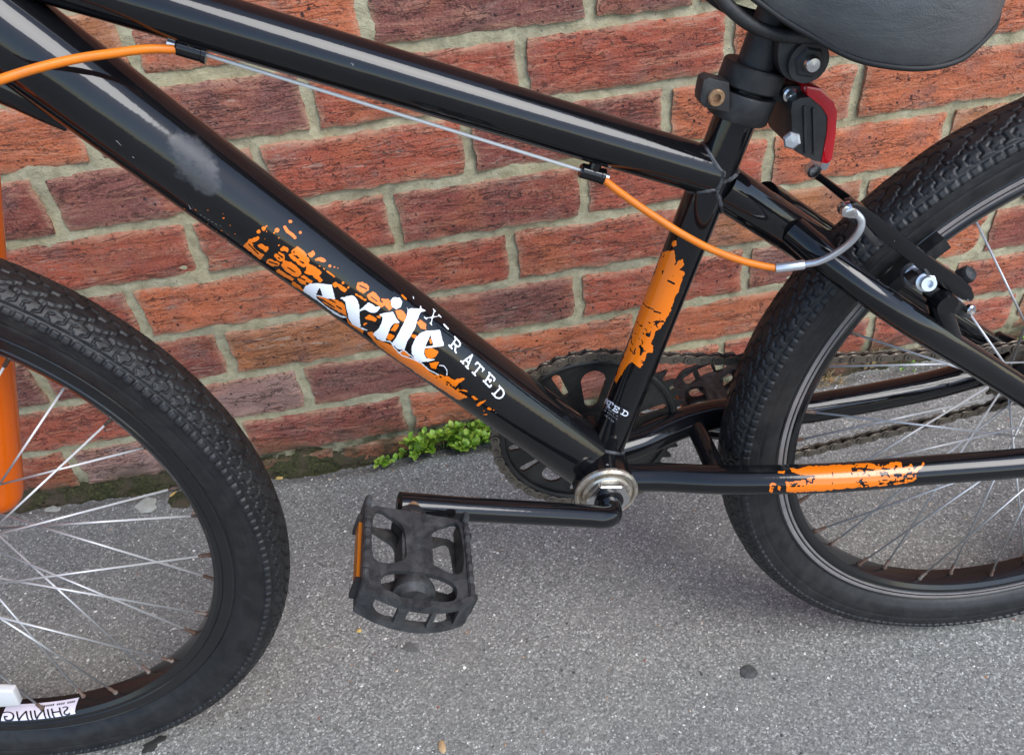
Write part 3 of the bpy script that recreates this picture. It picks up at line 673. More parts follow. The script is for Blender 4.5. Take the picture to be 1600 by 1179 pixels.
om &= ~wm
wd.put(om, 'orange_decal', 'decal_orange', down_tube)
wd.put(wm, 'white_lettering', 'decal_white', down_tube)
M['scratch'] = new_mat('scratched_lacquer', (0.20, 0.20, 0.20), 0.4)
wq = Wrap(dt_path, DT_R, 0.10, 0.50, -60, 128, 0.00036, 0.0003)
t0_ = lambda p: tile(p, 0, 0, 2.948)
sq = np.zeros(wq.px.shape[:2], bool)
for q_, w_ in ((t0_([(475, 590), (520, 636), (560, 668)]), 1.0), (t0_([(545, 660), (600, 714), (640, 745)]), 0.9), (t0_([(655, 718), (702, 741)]), 0.9), (t0_([(600, 770), (700, 768), (790, 810), (850, 900), (900, 975), (1000, 1035), (1100, 1060), (1170, 1050)]), 0.75),
               (tile([(880, 560), (1000, 640), (1085, 725), (1128, 860), (1080, 990), (980, 1100), (860, 1170)], 680, 530, 9.825), 0.75), (t0_([(405, 440), (430, 480)]), 1.0), (t0_([(860, 930), (878, 962)]), 2.2), (t4([(150, 90), (280, 200), (330, 250)]), 0.7), (t4([(400, 60), (520, 150), (640, 260)]), 0.7), (t4([(850, 300), (1000, 420), (1100, 500)]), 0.7)):
    sq |= stroke(wq.px, q_, w_)
tag(wq.put(sq & (fbm(wq.TT*500, wq.AA*500, 2, 44) > 0.33), 'scratch', 'scratch', down_tube, 1), kind='stuff')
chips = (fbm(wd.TT*260+3, wd.AA*260, 3, 99) > 0.775) & (wd.px[..., 1] > 520) & ~om & ~wm
# seat tube print
st_path = seg_pts(ST_C, ST_D, -0.178, tB, 4)
wt = Wrap(st_path, ST_R, 0.05, 0.31, -95, 110, 0.0004)
t6 = lambda p: tile(p, 940, 360, 4.533)
# the path runs downwards: find the outline straight from the picture's proportions
pj6 = wt.jitter(5, 420, 5)
so = pip(pj6, t6([(425,160),(470,140),(520,140),(525,200),(520,255),(545,215),(580,200),(585,240),(550,280),(585,295),(570,350),(545,430),(500,530),(480,600),(440,650),(400,710),(365,760),(345,800),(370,820),(355,860),(320,870),(310,930),(280,975),(245,960),(220,930),(180,950),(150,1000),(100,1090),(95,1050),(130,940),(170,860),(200,780),(230,680),(280,520),(340,380),(395,260)]))
so |= (pj6[..., 0]-(940+512/4.533))**2 + (pj6[..., 1]-(360+90/4.533))**2 < 20
low = pip(wt.px, t6([(120,640),(480,640),(400,1000),(60,1100)]))
crk = np.abs(fbm(wt.TT*130, wt.AA*190, 3, 71)-0.5)
so &= ~((crk < 0.035) & low & (fbm(wt.TT*50, wt.AA*50+4, 2, 3) > 0.36))
so &= ~((crk < 0.012) & (fbm(wt.TT*70, wt.AA*70+9, 2, 13) > 0.58))
for a, w_ in (([(295,515),(320,540),(370,560)], 1.6), ([(370,572),(420,585)], 2.6), ([(430,285),(510,325)], 1.2), ([(470,355),(515,378)], 3.2), ([(430,290),(432,310)], 1.5)): so &= ~stroke(wt.px, t6(a), w_)
wt.put(so, 'orange_decal', 'decal_orange', seat_tube)
# black label with white letters low on the seat tube
t8 = lambda p: tile(p, 920, 610, 14.733)
letter.w = 1.7
wt = Wrap(st_path, ST_R, 0.22, 0.31, -95, 110, 0.00022, 0.0005)
lw = np.zeros(wt.px.shape[:2], bool)
for chh, o, tp_ in (('A', (390,290), (420,180)), ('T', (452,378), (505,262)), ('E', (600,478), (655,375)), ('D', (800,565), (860,475))):
    bx, by = t8([o])[0]; tx, ty = t8([tp_])[0]
    lw |= letter(chh, (bx, by), (9.6, 5.6), (tx-bx, ty-by), wt)
def text_mesh(body, size=1.0):
    cu = bpy.data.curves.new('lettering', 'FONT'); cu.body = body; cu.size = size; cu.resolution_u = 3
    o = bpy.data.objects.new('lettering', cu); COL.objects.link(o); dg = bpy.context.evaluated_depsgraph_get()
    me = bpy.data.meshes.new_from_object(o.evaluated_get(dg)); bpy.data.objects.remove(o); bpy.data.curves.remove(cu); return me
tri = []                                                     # small text lines: font outlines laid on the tube's skin
def small_text(body, p0, p1, height_px):
    me = text_mesh(body); xs_ = [v.co.x for v in me.vertices]; x0, x1 = min(xs_), max(xs_)
    r = np.zeros(wt.px.shape[:2], bool); dx, dy = p1[0]-p0[0], p1[1]-p0[1]; ln = math.hypot(dx, dy); ux, uy = dx/ln, dy/ln
    for pol in me.polygons:
        q = [me.vertices[k].co for k in pol.vertices]
        r |= pip(wt.px, [(p0[0]+dx*(c_.x-x0)/(x1-x0)+uy*c_.y*height_px*0.7, p0[1]+dy*(c_.x-x0)/(x1-x0)-ux*c_.y*height_px*1.25) for c_ in q])
    bpy.data.meshes.remove(me); return r
lw |= small_text('xclusively', *t8([(375,395),(660,605)]), 3.2)
lw |= small_text('0L. BMX ODB', *t8([(350,455),(650,680)]), 3.2)
lw |= small_text('2814766', *t8([(355,570),(570,730)]), 3.2)
lab = pip(wt.px, t8([(440,110),(560,220),(800,400),(930,440),(985,490),(960,570),(880,610),(730,610),(690,690),(600,765),(500,745),(330,560),(300,480)])) & ~lw
wt.put(lab, 'label', 'decal_black', seat_tube, 1); wt.put(lw, 'white_lettering', 'decal_white', seat_tube, 0)
# chain stay print
wc = Wrap(CSN, 0.0122, 0.12, 0.36, -70, 130, 0.0004)
t7 = lambda p: tile(p, 1180, 700, 5.714)
pj7 = wc.jitter(4, 420, 6)
co = pip(pj7, t7([(310,170),(380,185),(500,158),(700,150),(1000,130),(1180,150),(1200,120),(1300,125),(1320,180),(1400,140),(1420,190),(1480,150),(1500,115),(1515,140),(1430,230),(1450,265),(1400,295),(1240,330),(1000,345),(700,370),(400,395),(280,395),(270,300),(420,280),(560,242),(400,235),(330,215)]))
co |= pip(pj7, t7([(205,205),(265,210),(262,228),(205,225)])) | pip(pj7, t7([(130,310),(190,320),(150,400),(120,380)])) | pip(pj7, t7([(205,330),(230,345),(215,385),(195,370)]))
endz = pip(wc.px, t7([(850,100),(1600,60),(1600,400),(850,420)])) | pip(wc.px, t7([(100,240),(540,240),(540,420),(100,420)]))
ck = np.abs(fbm(wc.TT*140, wc.AA*330, 3, 81)-0.5)
co &= ~((ck < 0.04) & endz & (fbm(wc.TT*60+5, wc.AA*90, 2, 23) > 0.40))
for a, w_ in (([(688,205),(694,250)], 1.3), ([(690,300),(685,345)], 1.1), ([(870,200),(920,180),(1050,195)], 3.0), ([(1130,180),(1200,185)], 2.4), ([(940,290),(970,330)], 4.5), ([(1130,250),(1150,230),(1180,235),(1200,255)], 2.5), ([(1250,235),(1300,240)], 5.0), ([(1000,150),(990,170)], 2.5)):
    co &= ~stroke(wc.px, t7(a), w_)
wc.put(co, 'orange_decal', 'decal_orange', chain_stay)

# ---- wheels
def tyre_mesh(wear, seed):
    NP = 56; SPP = 42; nu = NP*SPP; prof = []                          # tread pitch count and samples round
    Rr, hw = 0.2770, 0.0228
    side = np.array([[0.2530, 0.0118], [0.2550, 0.0150], [0.2575, 0.0171], [0.2600, 0.0190], [0.2630, 0.0204], [0.2660, 0.0216], [0.2690, 0.0225], [0.2725, 0.0232]] + [[0.2725+0.0112*k/14, 0.0232+0.0004*math.sin(PI*k/14)] for k in range(1, 14)])
    tr = [];  nt_ = 70
    for k in range(nt_+1):
        q = -1 + 2*k/nt_; an = q*math.radians(70); tr.append((0.2752 + 0.0222*math.cos(an)**0.9, 0.0242*math.sin(an)/math.sin(math.radians(70))))
    S = [(r, -s) for r, s in side] + tr + [(r, s) for r, s in side[::-1]]
    S = np.array(S); ny = len(S); n0 = len(side)
    d = np.gradient(S, axis=0); nr = np.stack([d[:, 1], -d[:, 0]], 1); nr /= np.linalg.norm(nr, axis=1)[:, None]
    if nr[ny//2, 0] < 0: nr = -nr
    arc = np.r_[0, np.cumsum(np.linalg.norm(np.diff(S, axis=0), axis=1))]; vv = (arc - arc[ny//2])*1000   # mm across
    U = np.arange(nu)/SPP; PIT = 2*PI*0.2985*1000/NP; KX, LS = PIT/13.6, 1.72
    Vs = vv[None, :]*np.ones((nu, 1)); Vv = np.abs(Vs); Sg = np.sign(vv)[None, :]; Pm = (U % 1.0)[:, None]*PIT*np.ones((1, ny))
    P2 = np.where(Sg > 0, Pm, (Pm+PIT*0.25) % PIT)
    dm = np.full((nu, ny), 9.0)
    def sg(x1, y1, x2, y2, X_, Y_):
        x1, x2, y1, y2 = x1*KX, x2*KX, y1*LS, y2*LS; m_ = np.full(X_.shape, 9.0)
        for o in (-PIT, 0, PIT):
            dx, dy = x2-x1, y2-y1; t = np.clip(((X_-x1-o)*dx+(Y_-y1)*dy)/(dx*dx+dy*dy+1e-9), 0, 1)
            m_ = np.minimum(m_, np.hypot(X_-x1-o-t*dx, Y_-y1-t*dy))
        return m_
    for o in (0.0, 6.8):
        for a, b in (((0, 0.9), (1.7, 0.9)), ((1.7, 0.9), (2.5, -0.9)), ((2.5, -0.9), (5.1, -0.9)), ((5.1, -0.9), (5.9, 0.9)), ((5.9, 0.9), (6.8, 0.9))):
            dm = np.minimum(dm, sg(a[0]+o, a[1], b[0]+o, b[1], Pm, Vs))
        for q in ([(1.5, 0.8), (1.5, 3.6), (3.4, 4.4), (3.4, 7.0), (1.2, 7.8), (1.2, 11.0), (2.6, 11.6), (2.6, 13.6)], [(3.4, 5.6), (5.0, 5.6), (5.6, 6.8), (8.2-0.8, 6.8)], [(4.6, 9.2), (5.8, 9.8), (5.8, 11.8), (4.8, 12.4)]):
            for a, b in zip(q[:-1], q[1:]): dm = np.minimum(dm, sg(a[0]+o, a[1], b[0]+o, b[1], P2, Vv))
    gro = 1 - sstep(0.42, 0.85, dm)
    Vn = Vv/LS
    gro = np.maximum(gro*(Vn < 13.2), (1-sstep(0.35, 0.7, np.abs(Vn-13.6))))
    knob = (1-sstep(0.66, 0.76, np.abs(((P2/PIT)*4) % 1.0 - 0.5)*2))*(np.abs(Vn-16.2) < 1.8)
    tread = (1-sstep(18.6, 19.0, Vn))
    hgt = tread*0.0024*(1-gro)*(Vn < 14.2) + 0.0020*knob*((Vn >= 14.2))
    hgt = hgt*np.clip(1 - wear*(0.55 + 1.3*(fbm(U[:, None]*1.1*np.ones((1, ny)), Vs*0.16, 3, seed)-0.35)), 0.12, 1.0)
    hgt = hgt - 0.0005*((np.abs(Vv-40.0) < 0.9)) + 0.0005*(np.abs(Vv-50.0) < 1.0)
    hgt = hgt + (fbm(U[:, None]*5.1*np.ones((1, ny)), Vs*0.5, 3, 4)-0.5)*0.0005
    th = 2*PI*np.arange(nu)/nu
    R_ = S[None, :, 0] + hgt*nr[None, :, 0]; Sx = S[None, :, 1] + hgt*nr[None, :, 1]
    V = np.stack([R_*np.cos(th)[:, None], -Sx*np.ones((nu, 1)), R_*np.sin(th)[:, None]], -1).reshape(-1, 3)
    me = grid_mesh('tyre', V, nu, ny, True); return me
TYRES = (tyre_mesh(0.25, 4), tyre_mesh(0.62, 19))
def ring_lathe(prof, seg=160, closed=True):                   # prof (r, s); about the hub axis
    v = []; f = []; n_ = len(prof)
    for k in range(seg):
        c_, s_ = math.cos(2*PI*k/seg), math.sin(2*PI*k/seg); v += [(r*c_, -s, r*s_) for r, s in prof]
    for k in range(seg):
        f += [(k*n_+i, k*n_+(i+1) % n_, ((k+1) % seg)*n_+(i+1) % n_, ((k+1) % seg)*n_+i) for i in range(n_ if closed else n_-1)]
    return G().add(v, f)
RIMP = [(0.2545, 0.0125), (0.2548, 0.0140), (0.2535, 0.0146), (0.2525, 0.0140), (0.2445, 0.0136), (0.2437, 0.0129), (0.2427, 0.0136), (0.2395, 0.0132), (0.2355, 0.0105), (0.2342, 0.0060)]
RIM = RIMP + [(0.2337, 0.0)] + [(r, -s) for r, s in RIMP[::-1]] + [(0.252, -0.010), (0.247, -0.006), (0.247, 0.006), (0.252, 0.010)]
NIP = G().lathe((0, 0, 0), (0, 0, 1), [(0.0, -0.0125), (0.00155, -0.0122), (0.0017, -0.0035), (0.0024, -0.0025), (0.0026, 0.0015), (0.0, 0.0025)], 8); 
nip_me = mesh('spoke_nipple', NIP.v, NIP.f); nip_me.materials.append(M['nipple']); nip_me.polygons.foreach_set('use_smooth', [True]*len(nip_me.polygons))
spk_g = G().tube([(0, 0, 0), (0, 0, 1)], 0.00092, 8); spk_me = mesh('spoke', spk_g.v, spk_g.f); spk_me.materials.append(M['zinc']); spk_me.polygons.foreach_set('use_smooth', [True]*len(spk_me.polygons))
def wheel(mw_local, phi0, label):
    wo_ = ring_lathe(RIM).build('wheel', 'rim', bike, True, 25); wo_.matrix_local = mw_local; wo_['label'] = label
    link('tyre', TYRES[1 if 'rear' in label else 0], 'rubber', wo_)
    G().lathe((0, -0.05, 0), (0, 1, 0), [(0.005, -0.012), (0.005, 0.0), (0.011, 0.002), (0.011, 0.012), (0.021, 0.0135), (0.0225, 0.015), (0.0225, 0.0175), (0.012, 0.021), (0.0105, 0.05), (0.012, 0.079), (0.0225, 0.0825), (0.0225, 0.085), (0.021, 0.0865), (0.011, 0.088), (0.011, 0.098), (0.005, 0.1), (0.005, 0.112)], 32).build('hub', 'rim', wo_)
    for k in range(36):
        ph = math.radians(10*k + phi0); near = 1 if k % 2 else -1; dr = (-1, 1, 1, -1)[k % 4]; dr = 1 if k % 4 in (1, 2) else -1
        rim_p = Vector((0.2348*math.cos(ph), -0.0035*near, 0.2348*math.sin(ph))); hp = ph + dr*math.radians(58)
        hub_p = Vector((0.0205*math.cos(hp), -0.0345*near + 0.0015*dr, 0.0205*math.sin(hp)))
        d_ = rim_p - hub_p; q = d_.to_track_quat('Z', 'Y').to_matrix().to_4x4()
        o = link('spoke', spk_me, None, wo_, False); o.matrix_local = Matrix.Translation(hub_p) @ q @ Matrix.Diagonal((1, 1, d_.length-0.004, 1))
        o = link('spoke_nipple', nip_me, None, wo_, False); o.matrix_local = Matrix.Translation(rim_p) @ q
    return wo_
rear = wheel(Matrix.Translation(L(0, 0.30)), 2.0, 'rear wheel with worn brake track, reflections painted pale, and rusting spoke nipples')
FF, FU, FN = lean_frame(-0.105, 0.095)
FO = np.array([-0.489, -0.363, ZG])
MF = MB.inverted() @ mat_of(FO + FU*0.30, FF, FU, FN)
front = wheel(MF, 0.3, 'front wheel turned slightly and cut off by the edge of the picture')
# rear rim's worn brake track, both sides; reflected wall and sky painted pale
for sg in (1, -1):
    ring_lathe([(0.2470, sg*0.01382), (0.2466, sg*0.01412), (0.2450, sg*0.01402), (0.2446, sg*0.0137)], 160, False).build('worn_track_sheen', mat_dusty('worn_track_painted_sheen', (0.20, 0.18, 0.17), (0.07, 0.06, 0.06), 0.5, 0.28, 30), rear)
    ring_lathe([(0.2520, sg*0.01405), (0.2512, sg*0.0143), (0.2490, sg*0.01415), (0.2484, sg*0.0140)], 160, False).build('worn_track_sheen', mat_dusty('worn_track_painted_sheen', (0.24, 0.215, 0.205), (0.09, 0.08, 0.08), 0.5, 0.28, 30), rear)
# sticker with lettering on the front rim's inner face, and the clear spoke reflector
M['sticker'] = new_mat('pale_sticker', (0.72, 0.68, 0.76), 0.3)
def rim_pt(ph, s, lift=0.0):                                  # bend a flat label round the slanted inner flank of the rim
    t = (s-0.0)
    r, ss_ = np.interp(t, [0, 0.0060, 0.0105, 0.0132], [0.2337, 0.2342, 0.2355, 0.2395]), t
    return Vector(((r-lift)*math.cos(ph), -ss_-lift*0.3, (r-lift)*math.sin(ph)))
def rim_pt2(ph, w_, lift=0.0):                                # w_ 0..1 from the bed to the brake track
    r = np.interp(w_, [0, .25, .55, .8, 1], [0.2337, 0.2337, 0.2342, 0.2355, 0.2395]); s_ = np.interp(w_, [0, .25, .55, .8, 1], [-0.004, 0.001, 0.006, 0.0105, 0.0132])
    return Vector(((r-lift)*math.cos(ph), -(s_+lift), (r-lift)*math.sin(ph)))
p0, p1 = math.radians(-99.0), math.radians(-80.8)
sv = []; sf = []
for i in range(25):
    for j in range(9): sv.append(rim_pt2(p0+(p1-p0)*i/24, 0.02 + 0.90*j/8, 0.0006))
sf = [(i*9+j, (i+1)*9+j, (i+1)*9+j+1, i*9+j+1) for i in range(24) for j in range(8)]
link('rim_sticker', mesh('rim_sticker', sv, sf), 'sticker', front)
def rim_text(body, pa, pb, w0, w1, shear, mat):
    me = text_mesh(body); bm = bmesh.new(); bm.from_mesh(me); bpy.data.meshes.remove(me)
    bmesh.ops.triangulate(bm, faces=bm.faces[:]); bmesh.ops.subdivide_edges(bm, edges=bm.edges[:], cuts=3)
    xs_ = [v.co.x for v in bm.verts]; x0, x1 = min(xs_), max(xs_)
    for v in bm.verts:
        u_ = (v.co.x-x0)/(x1-x0); y_ = v.co.y/0.72
        v.co = rim_pt2(pa+(pb-pa)*u_ + shear*y_, w0+(w1-w0)*y_, 0.0014)
    me = bpy.data.meshes.new('lettering'); bm.to_mesh(me); bm.free(); return link('lettering', me, mat, front, False)
rim_text('SHINING', math.radians(-81.8), math.radians(-98), 0.92, 0.40, -0.020, 'decal_black')
for k in range(16):                                           # the row of tiny print above the name
    if k in (4, 9): continue
    a0 = math.radians(-81.5 - k*0.55); vq = [rim_pt2(a0, 0.16, 0.0009), rim_pt2(a0-0.006, 0.16, 0.0009), rim_pt2(a0-0.006, 0.27, 0.0009), rim_pt2(a0, 0.27, 0.0009)]
    link('tiny_print', mesh('tiny_print', vq, [(0, 1, 2, 3)]), 'decal_black', front, False)
rfp = [(-0.012, -0.023), (0.012, -0.023), (0.015, -0.018), (0.012, 0.023), (-0.012, 0.023), (-0.015, -0.018)]
def refl(ph, r):
    bm = prism_bm(rfp, 0.010, 0.019, 0.002); me = from_bm('spoke_reflector', bm)
    o = link('spoke_reflector', me, 'clear', front); o.matrix_local = Matrix.Translation((r*math.cos(ph), 0, r*math.sin(ph))) @ Matrix.Rotation(-(ph), 4, 'Y'); return o
refl(math.radians(-97.3), 0.192)

# ---- fork: far leg seen behind the front wheel, near leg just outside the picture
fork = None
def fork_part(g, nm, mat, par):
    o = g.build(nm, mat, par); o.matrix_local = MF; return o
crown = G().tube([Vector((0.135, 0.075, 0.325)), Vector((0.135, -0.075, 0.325))], 0.021, 24)
crown.tube([Vector((0.135, 0, 0.325)), Vector((0.150, 0, 0.37))], 0.018, 24)
fork = fork_part(crown, 'fork', 'orange_paint', bike)
for s in (0.065, -0.065):
    ax_ = Vector((0.366, 0, 1)).normalized(); b0 = Vector((0.020, -s, -0.018)); ln_ = 0.36
    g = G().tube([b0+ax_*t for t in (0, 0.004, 0.012, 0.022, 0.335, 0.337)] , [0.010, 0.0165, 0.0205, 0.0222, 0.0222, 0.020], 36)
    g.tube([b0+ax_*0.33, b0+ax_*(ln_+0.02)], 0.0145, 24)
    g.build('fork_leg', 'orange_paint', fork)

# ---- bottom bracket cup, crank, chainring, chain
cup = G().lathe(L(*BBC, 0.0335), (0, -1, 0), [(0.0245, 0.0), (0.0262, 0.001), (0.0266, 0.004), (0.0248, 0.0058), (0.0236, 0.0052), (0.0226, 0.0028), (0.0210, 0.0030), (0.0206, 0.0062), (0.0188, 0.0072), (0.0165, 0.0068), (0.0, 0.0066)], 64).build('bottom_bracket_cup', 'cup', bike, True, 30)
hexg = bmesh.new(); bmesh.ops.create_cone(hexg, cap_ends=True, segments=6, radius1=0.0192, radius2=0.0192, depth=0.007)
bmesh.ops.bevel(hexg, geom=hexg.edges[:], offset=0.0012, segments=2, affect='EDGES')
lk = link('lock_nut', from_bm('lock_nut', hexg), 'steel', cup); lk.matrix_local = Matrix.Translation(L(*BBC, 0.0434)) @ Matrix.Rotation(PI/2, 4, 'X') @ Matrix.Rotation(0.35, 4, 'Z'); sharp(lk, 30)
G().lathe(L(*BBC, 0.046), (0, -1, 0), [(0.0122, 0), (0.0122, 0.0015), (0.0105, 0.0024), (0.0, 0.0024)], 40).build('dust_cap', 'black', cup)
E1 = Vector((-0.5635, 0, 0.366)); cdir = (E1 - Vector((BBC[0], 0, BBC[1]))).normalized()
def crank_path(sg, d, s0, s1, length=0.1745):
    b = Vector((BBC[0], 0, BBC[1])); yy = -sg
    pts = [b + Vector((0, yy*0.02, 0)), b + Vector((0, yy*0.045, 0)), b + Vector((0, yy*(s0-0.012), 0)), b + Vector((0, yy*(s0-0.004), 0)) + d*0.002, b + Vector((0, yy*s0, 0)) + d*0.0095, b + Vector((0, yy*(s0+0.001), 0)) + d*0.020]
    pts = spline(pts, 6)
    pts += [b + Vector((0, yy*(s0+0.001+(s1-s0)*t), 0)) + d*(0.020+(length-0.020)*t) for t in (0.15, 0.4, 0.7, 0.88, 1.0)]
    return pts
cpn = crank_path(1, cdir, 0.0655, 0.083)
crank = G().tube(cpn, [0.0092]*(len(cpn)-2) + [0.0097, 0.0100], 32).build('crank', 'black', bike)
for k in range(3): pass
cpf = crank_path(-1, -cdir, 0.0655, 0.083)
G().tube(cpf, [0.0092]*(len(cpf)-2) + [0.0098, 0.0104], 32).build('crank', 'black', bike)
SCH = -0.042
def ring_plate():
    bm = bmesh.new(); nT = 42; KR = 0.957; out = []
    for k in range(nT):
        for fr, r in ((0.0, 0.0858), (0.22, 0.0868), (0.38, 0.0925), (0.5, 0.0945), (0.62, 0.0925), (0.78, 0.0868)):
            a = 2*PI*(k+fr)/nT; out.append((KR*r*math.cos(a), KR*r*math.sin(a)))
    def loop(pts): 
        vs = [bm.verts.new((BBC[0]+x, -SCH, BBC[1]+y)) for x, y in pts]; return [bm.edges.new((vs[i], vs[(i+1) % len(vs)])) for i in range(len(vs))]
    E_ = loop(out)
    def slot(a0, r0, r1, w0, w1):
        c_, s_ = math.cos(math.radians(a0)), math.sin(math.radians(a0)); q = [(r0, -w0), (r0-0.0*w0, w0), (r1, w1), (r1, -w1)]
        pts = []
        for cx, cyy, rad, st in ((r1-w1, 0, w1, -90), (r0+w0, 0, w0, 90)):
            for k in range(9):
                an = math.radians(st + 180*k/8); pts.append((cx+rad*math.cos(an), cyy+rad*math.sin(an)))
        return loop([(x*c_-y*s_, x*s_+y*c_) for x, y in pts])
    for a in (84, -30, -127, 158): E_ += slot(a, 0.028, 0.068, 0.0062, 0.0110)
    for a in (112, 56, 14, -4, -58, -78, -103, -151, 130, 186): E_ += slot(a, 0.048, 0.074, 0.0028, 0.0038)
    bmesh.ops.triangle_fill(bm, use_beauty=True, use_dissolve=False, edges=E_)
    r = bmesh.ops.extrude_face_region(bm, geom=bm.faces[:])
    for e in r['geom']:
        if isinstance(e, bmesh.types.BMVert): e.co.y += 0.0028
    return from_bm('chainring', bm)
cring = link('chainring', ring_plate(), 'chainring', bike, False)
ring = G().lathe(L(*BBC, SCH+0.0005), (0, -1, 0), [(0.0795, 0.0), (0.0808, 0.0022), (0.0788, 0.0030), (0.0762, 0.0022), (0.0757, 0.0)], 96, False); ring.build('chainring_rib', 'chainring', cring)
G().lathe(L(*BBC, SCH+0.0005), (0, -1, 0), [(0.0245, 0.0), (0.0245, 0.005), (0.019, 0.007), (0.0, 0.007)], 48).build('chainring_boss', 'chainring', cring)
fw_ = bmesh.new(); sp = []
for k in range(16):
    for fr, r in ((0.0, 0.0305), (0.3, 0.0305), (0.42, 0.0350), (0.58, 0.0350), (0.7, 0.0305)):
        a = 2*PI*(k+fr)/16; sp.append((r*math.cos(a), 0.30+r*math.sin(a)))
prism('freewheel', sp, SCH-0.0011, SCH+0.0011, 'chain', bike, 0)
# chain: closed path round chainring and freewheel, one object for each link
R1, R2, c1_, c2_ = 0.0850, 0.0325, np.array(BBC), np.array([0.0, 0.30])
dv = c2_-c1_; Dd = np.linalg.norm(dv); th0 = math.atan2(dv[1], dv[0]); be = math.acos((R1-R2)/Dd)
path = []
for k in range(121):                                          # round the chainring, from lower tangent to upper tangent the long way
    a = th0 - be - (2*PI-2*be)*k/120; path.append(c1_ + R1*np.array([math.cos(a), math.sin(a)]))
up0 = path[-1]; a = th0 + be; up1 = c2_ + R2*np.array([math.cos(a), math.sin(a)])
for k in range(1, 40): t = k/40; path.append(up0*(1-t)+up1*t + np.array([0, -0.010*4*t*(1-t)]))
for k in range(41): a = th0 + be - 2*be*k/40; path.append(c2_ + R2*np.array([math.cos(a), math.sin(a)]))
lo1 = path[0]; lo0 = path[-1]
for k in range(1, 40): t = k/40; path.append(lo0*(1-t)+lo1*t + np.array([0, -0.004*4*t*(1-t)]))
path = np.array(path + [path[0]]); dl = np.r_[0, np.cumsum(np.linalg.norm(np.diff(path, axis=0), axis=1))]
nl = int(round(dl[-1]/0.0127/2))*2; pit = dl[-1]/nl
pins = [np.array([np.interp(i*pit, dl, path[:, k]) for k in (0, 1)]) for i in range(nl+1)]
chain_g = G()
for i in range(nl): chain_g.tube([L(*pins[i], SCH-0.0043), L(*pins[i], SCH+0.0043)], 0.0020, 8); chain_g.tube([L(*pins[i], SCH-0.0014), L(*pins[i], SCH+0.0014)], 0.0039, 10)
chain = chain_g.build('chain', 'chain_dark', bike, True, 40)
def link_mesh(nm, s_mid, thick):
    out = []
    for k in range(13): a = PI/2 + PI*k/12; out.append((0.0043*math.cos(a), 0.0043*math.sin(a)))
    for x in (0.0035, 0.00635, 0.0092): out.append((x, -0.0043 + 0.0013*(1-abs(x-0.00635)/0.0029)))
    for k in range(13): a = -PI/2 + PI*k/12; out.append((0.0127+0.0043*math.cos(a), 0.0043*math.sin(a)))
    for x in (0.0092, 0.00635, 0.0035): out.append((x, 0.0043 - 0.0013*(1-abs(x-0.00635)/0.0029)))
    bm = bmesh.new()
    for sg in (1, -1):
        b2 = prism_bm(out, sg*s_mid-thick/2, sg*s_mid+thick/2, 0.00025, 1); me = bpy.data.meshes.new('t'); b2.to_mesh(me); b2.free(); bm.from_mesh(me); bpy.data.meshes.remove(me)
        for px_ in (0, 0.0127):
            if nm == 'outer_link':
                rr_ = bmesh.ops.create_cone(bm, cap_ends=True, segments=10, radius1=0.0019, radius2=0.0014, depth=0.0008)
                bmesh.ops.transform(bm, matrix=Matrix.Translation((px_, -sg*(s_mid+thick/2+0.0003), 0)) @ Matrix.Rotation(PI/2*sg, 4, 'X'), verts=rr_['verts'])
    me = from_bm(nm, bm); me.materials.append(M['chain']); return me
LM = (link_mesh('inner_link', 0.0020, 0.0011), link_mesh('outer_link', 0.0033, 0.0011))
for i in range(nl):
    d_ = pins[i+1]-pins[i]; o = link('inner_link' if i % 2 == 0 else 'outer_link', LM[i % 2], None, chain, False)
    o.matrix_local = Matrix.Translation(L(*pins[i], SCH)) @ Matrix.Rotation(-math.atan2(d_[1], d_[0]), 4, 'Y')

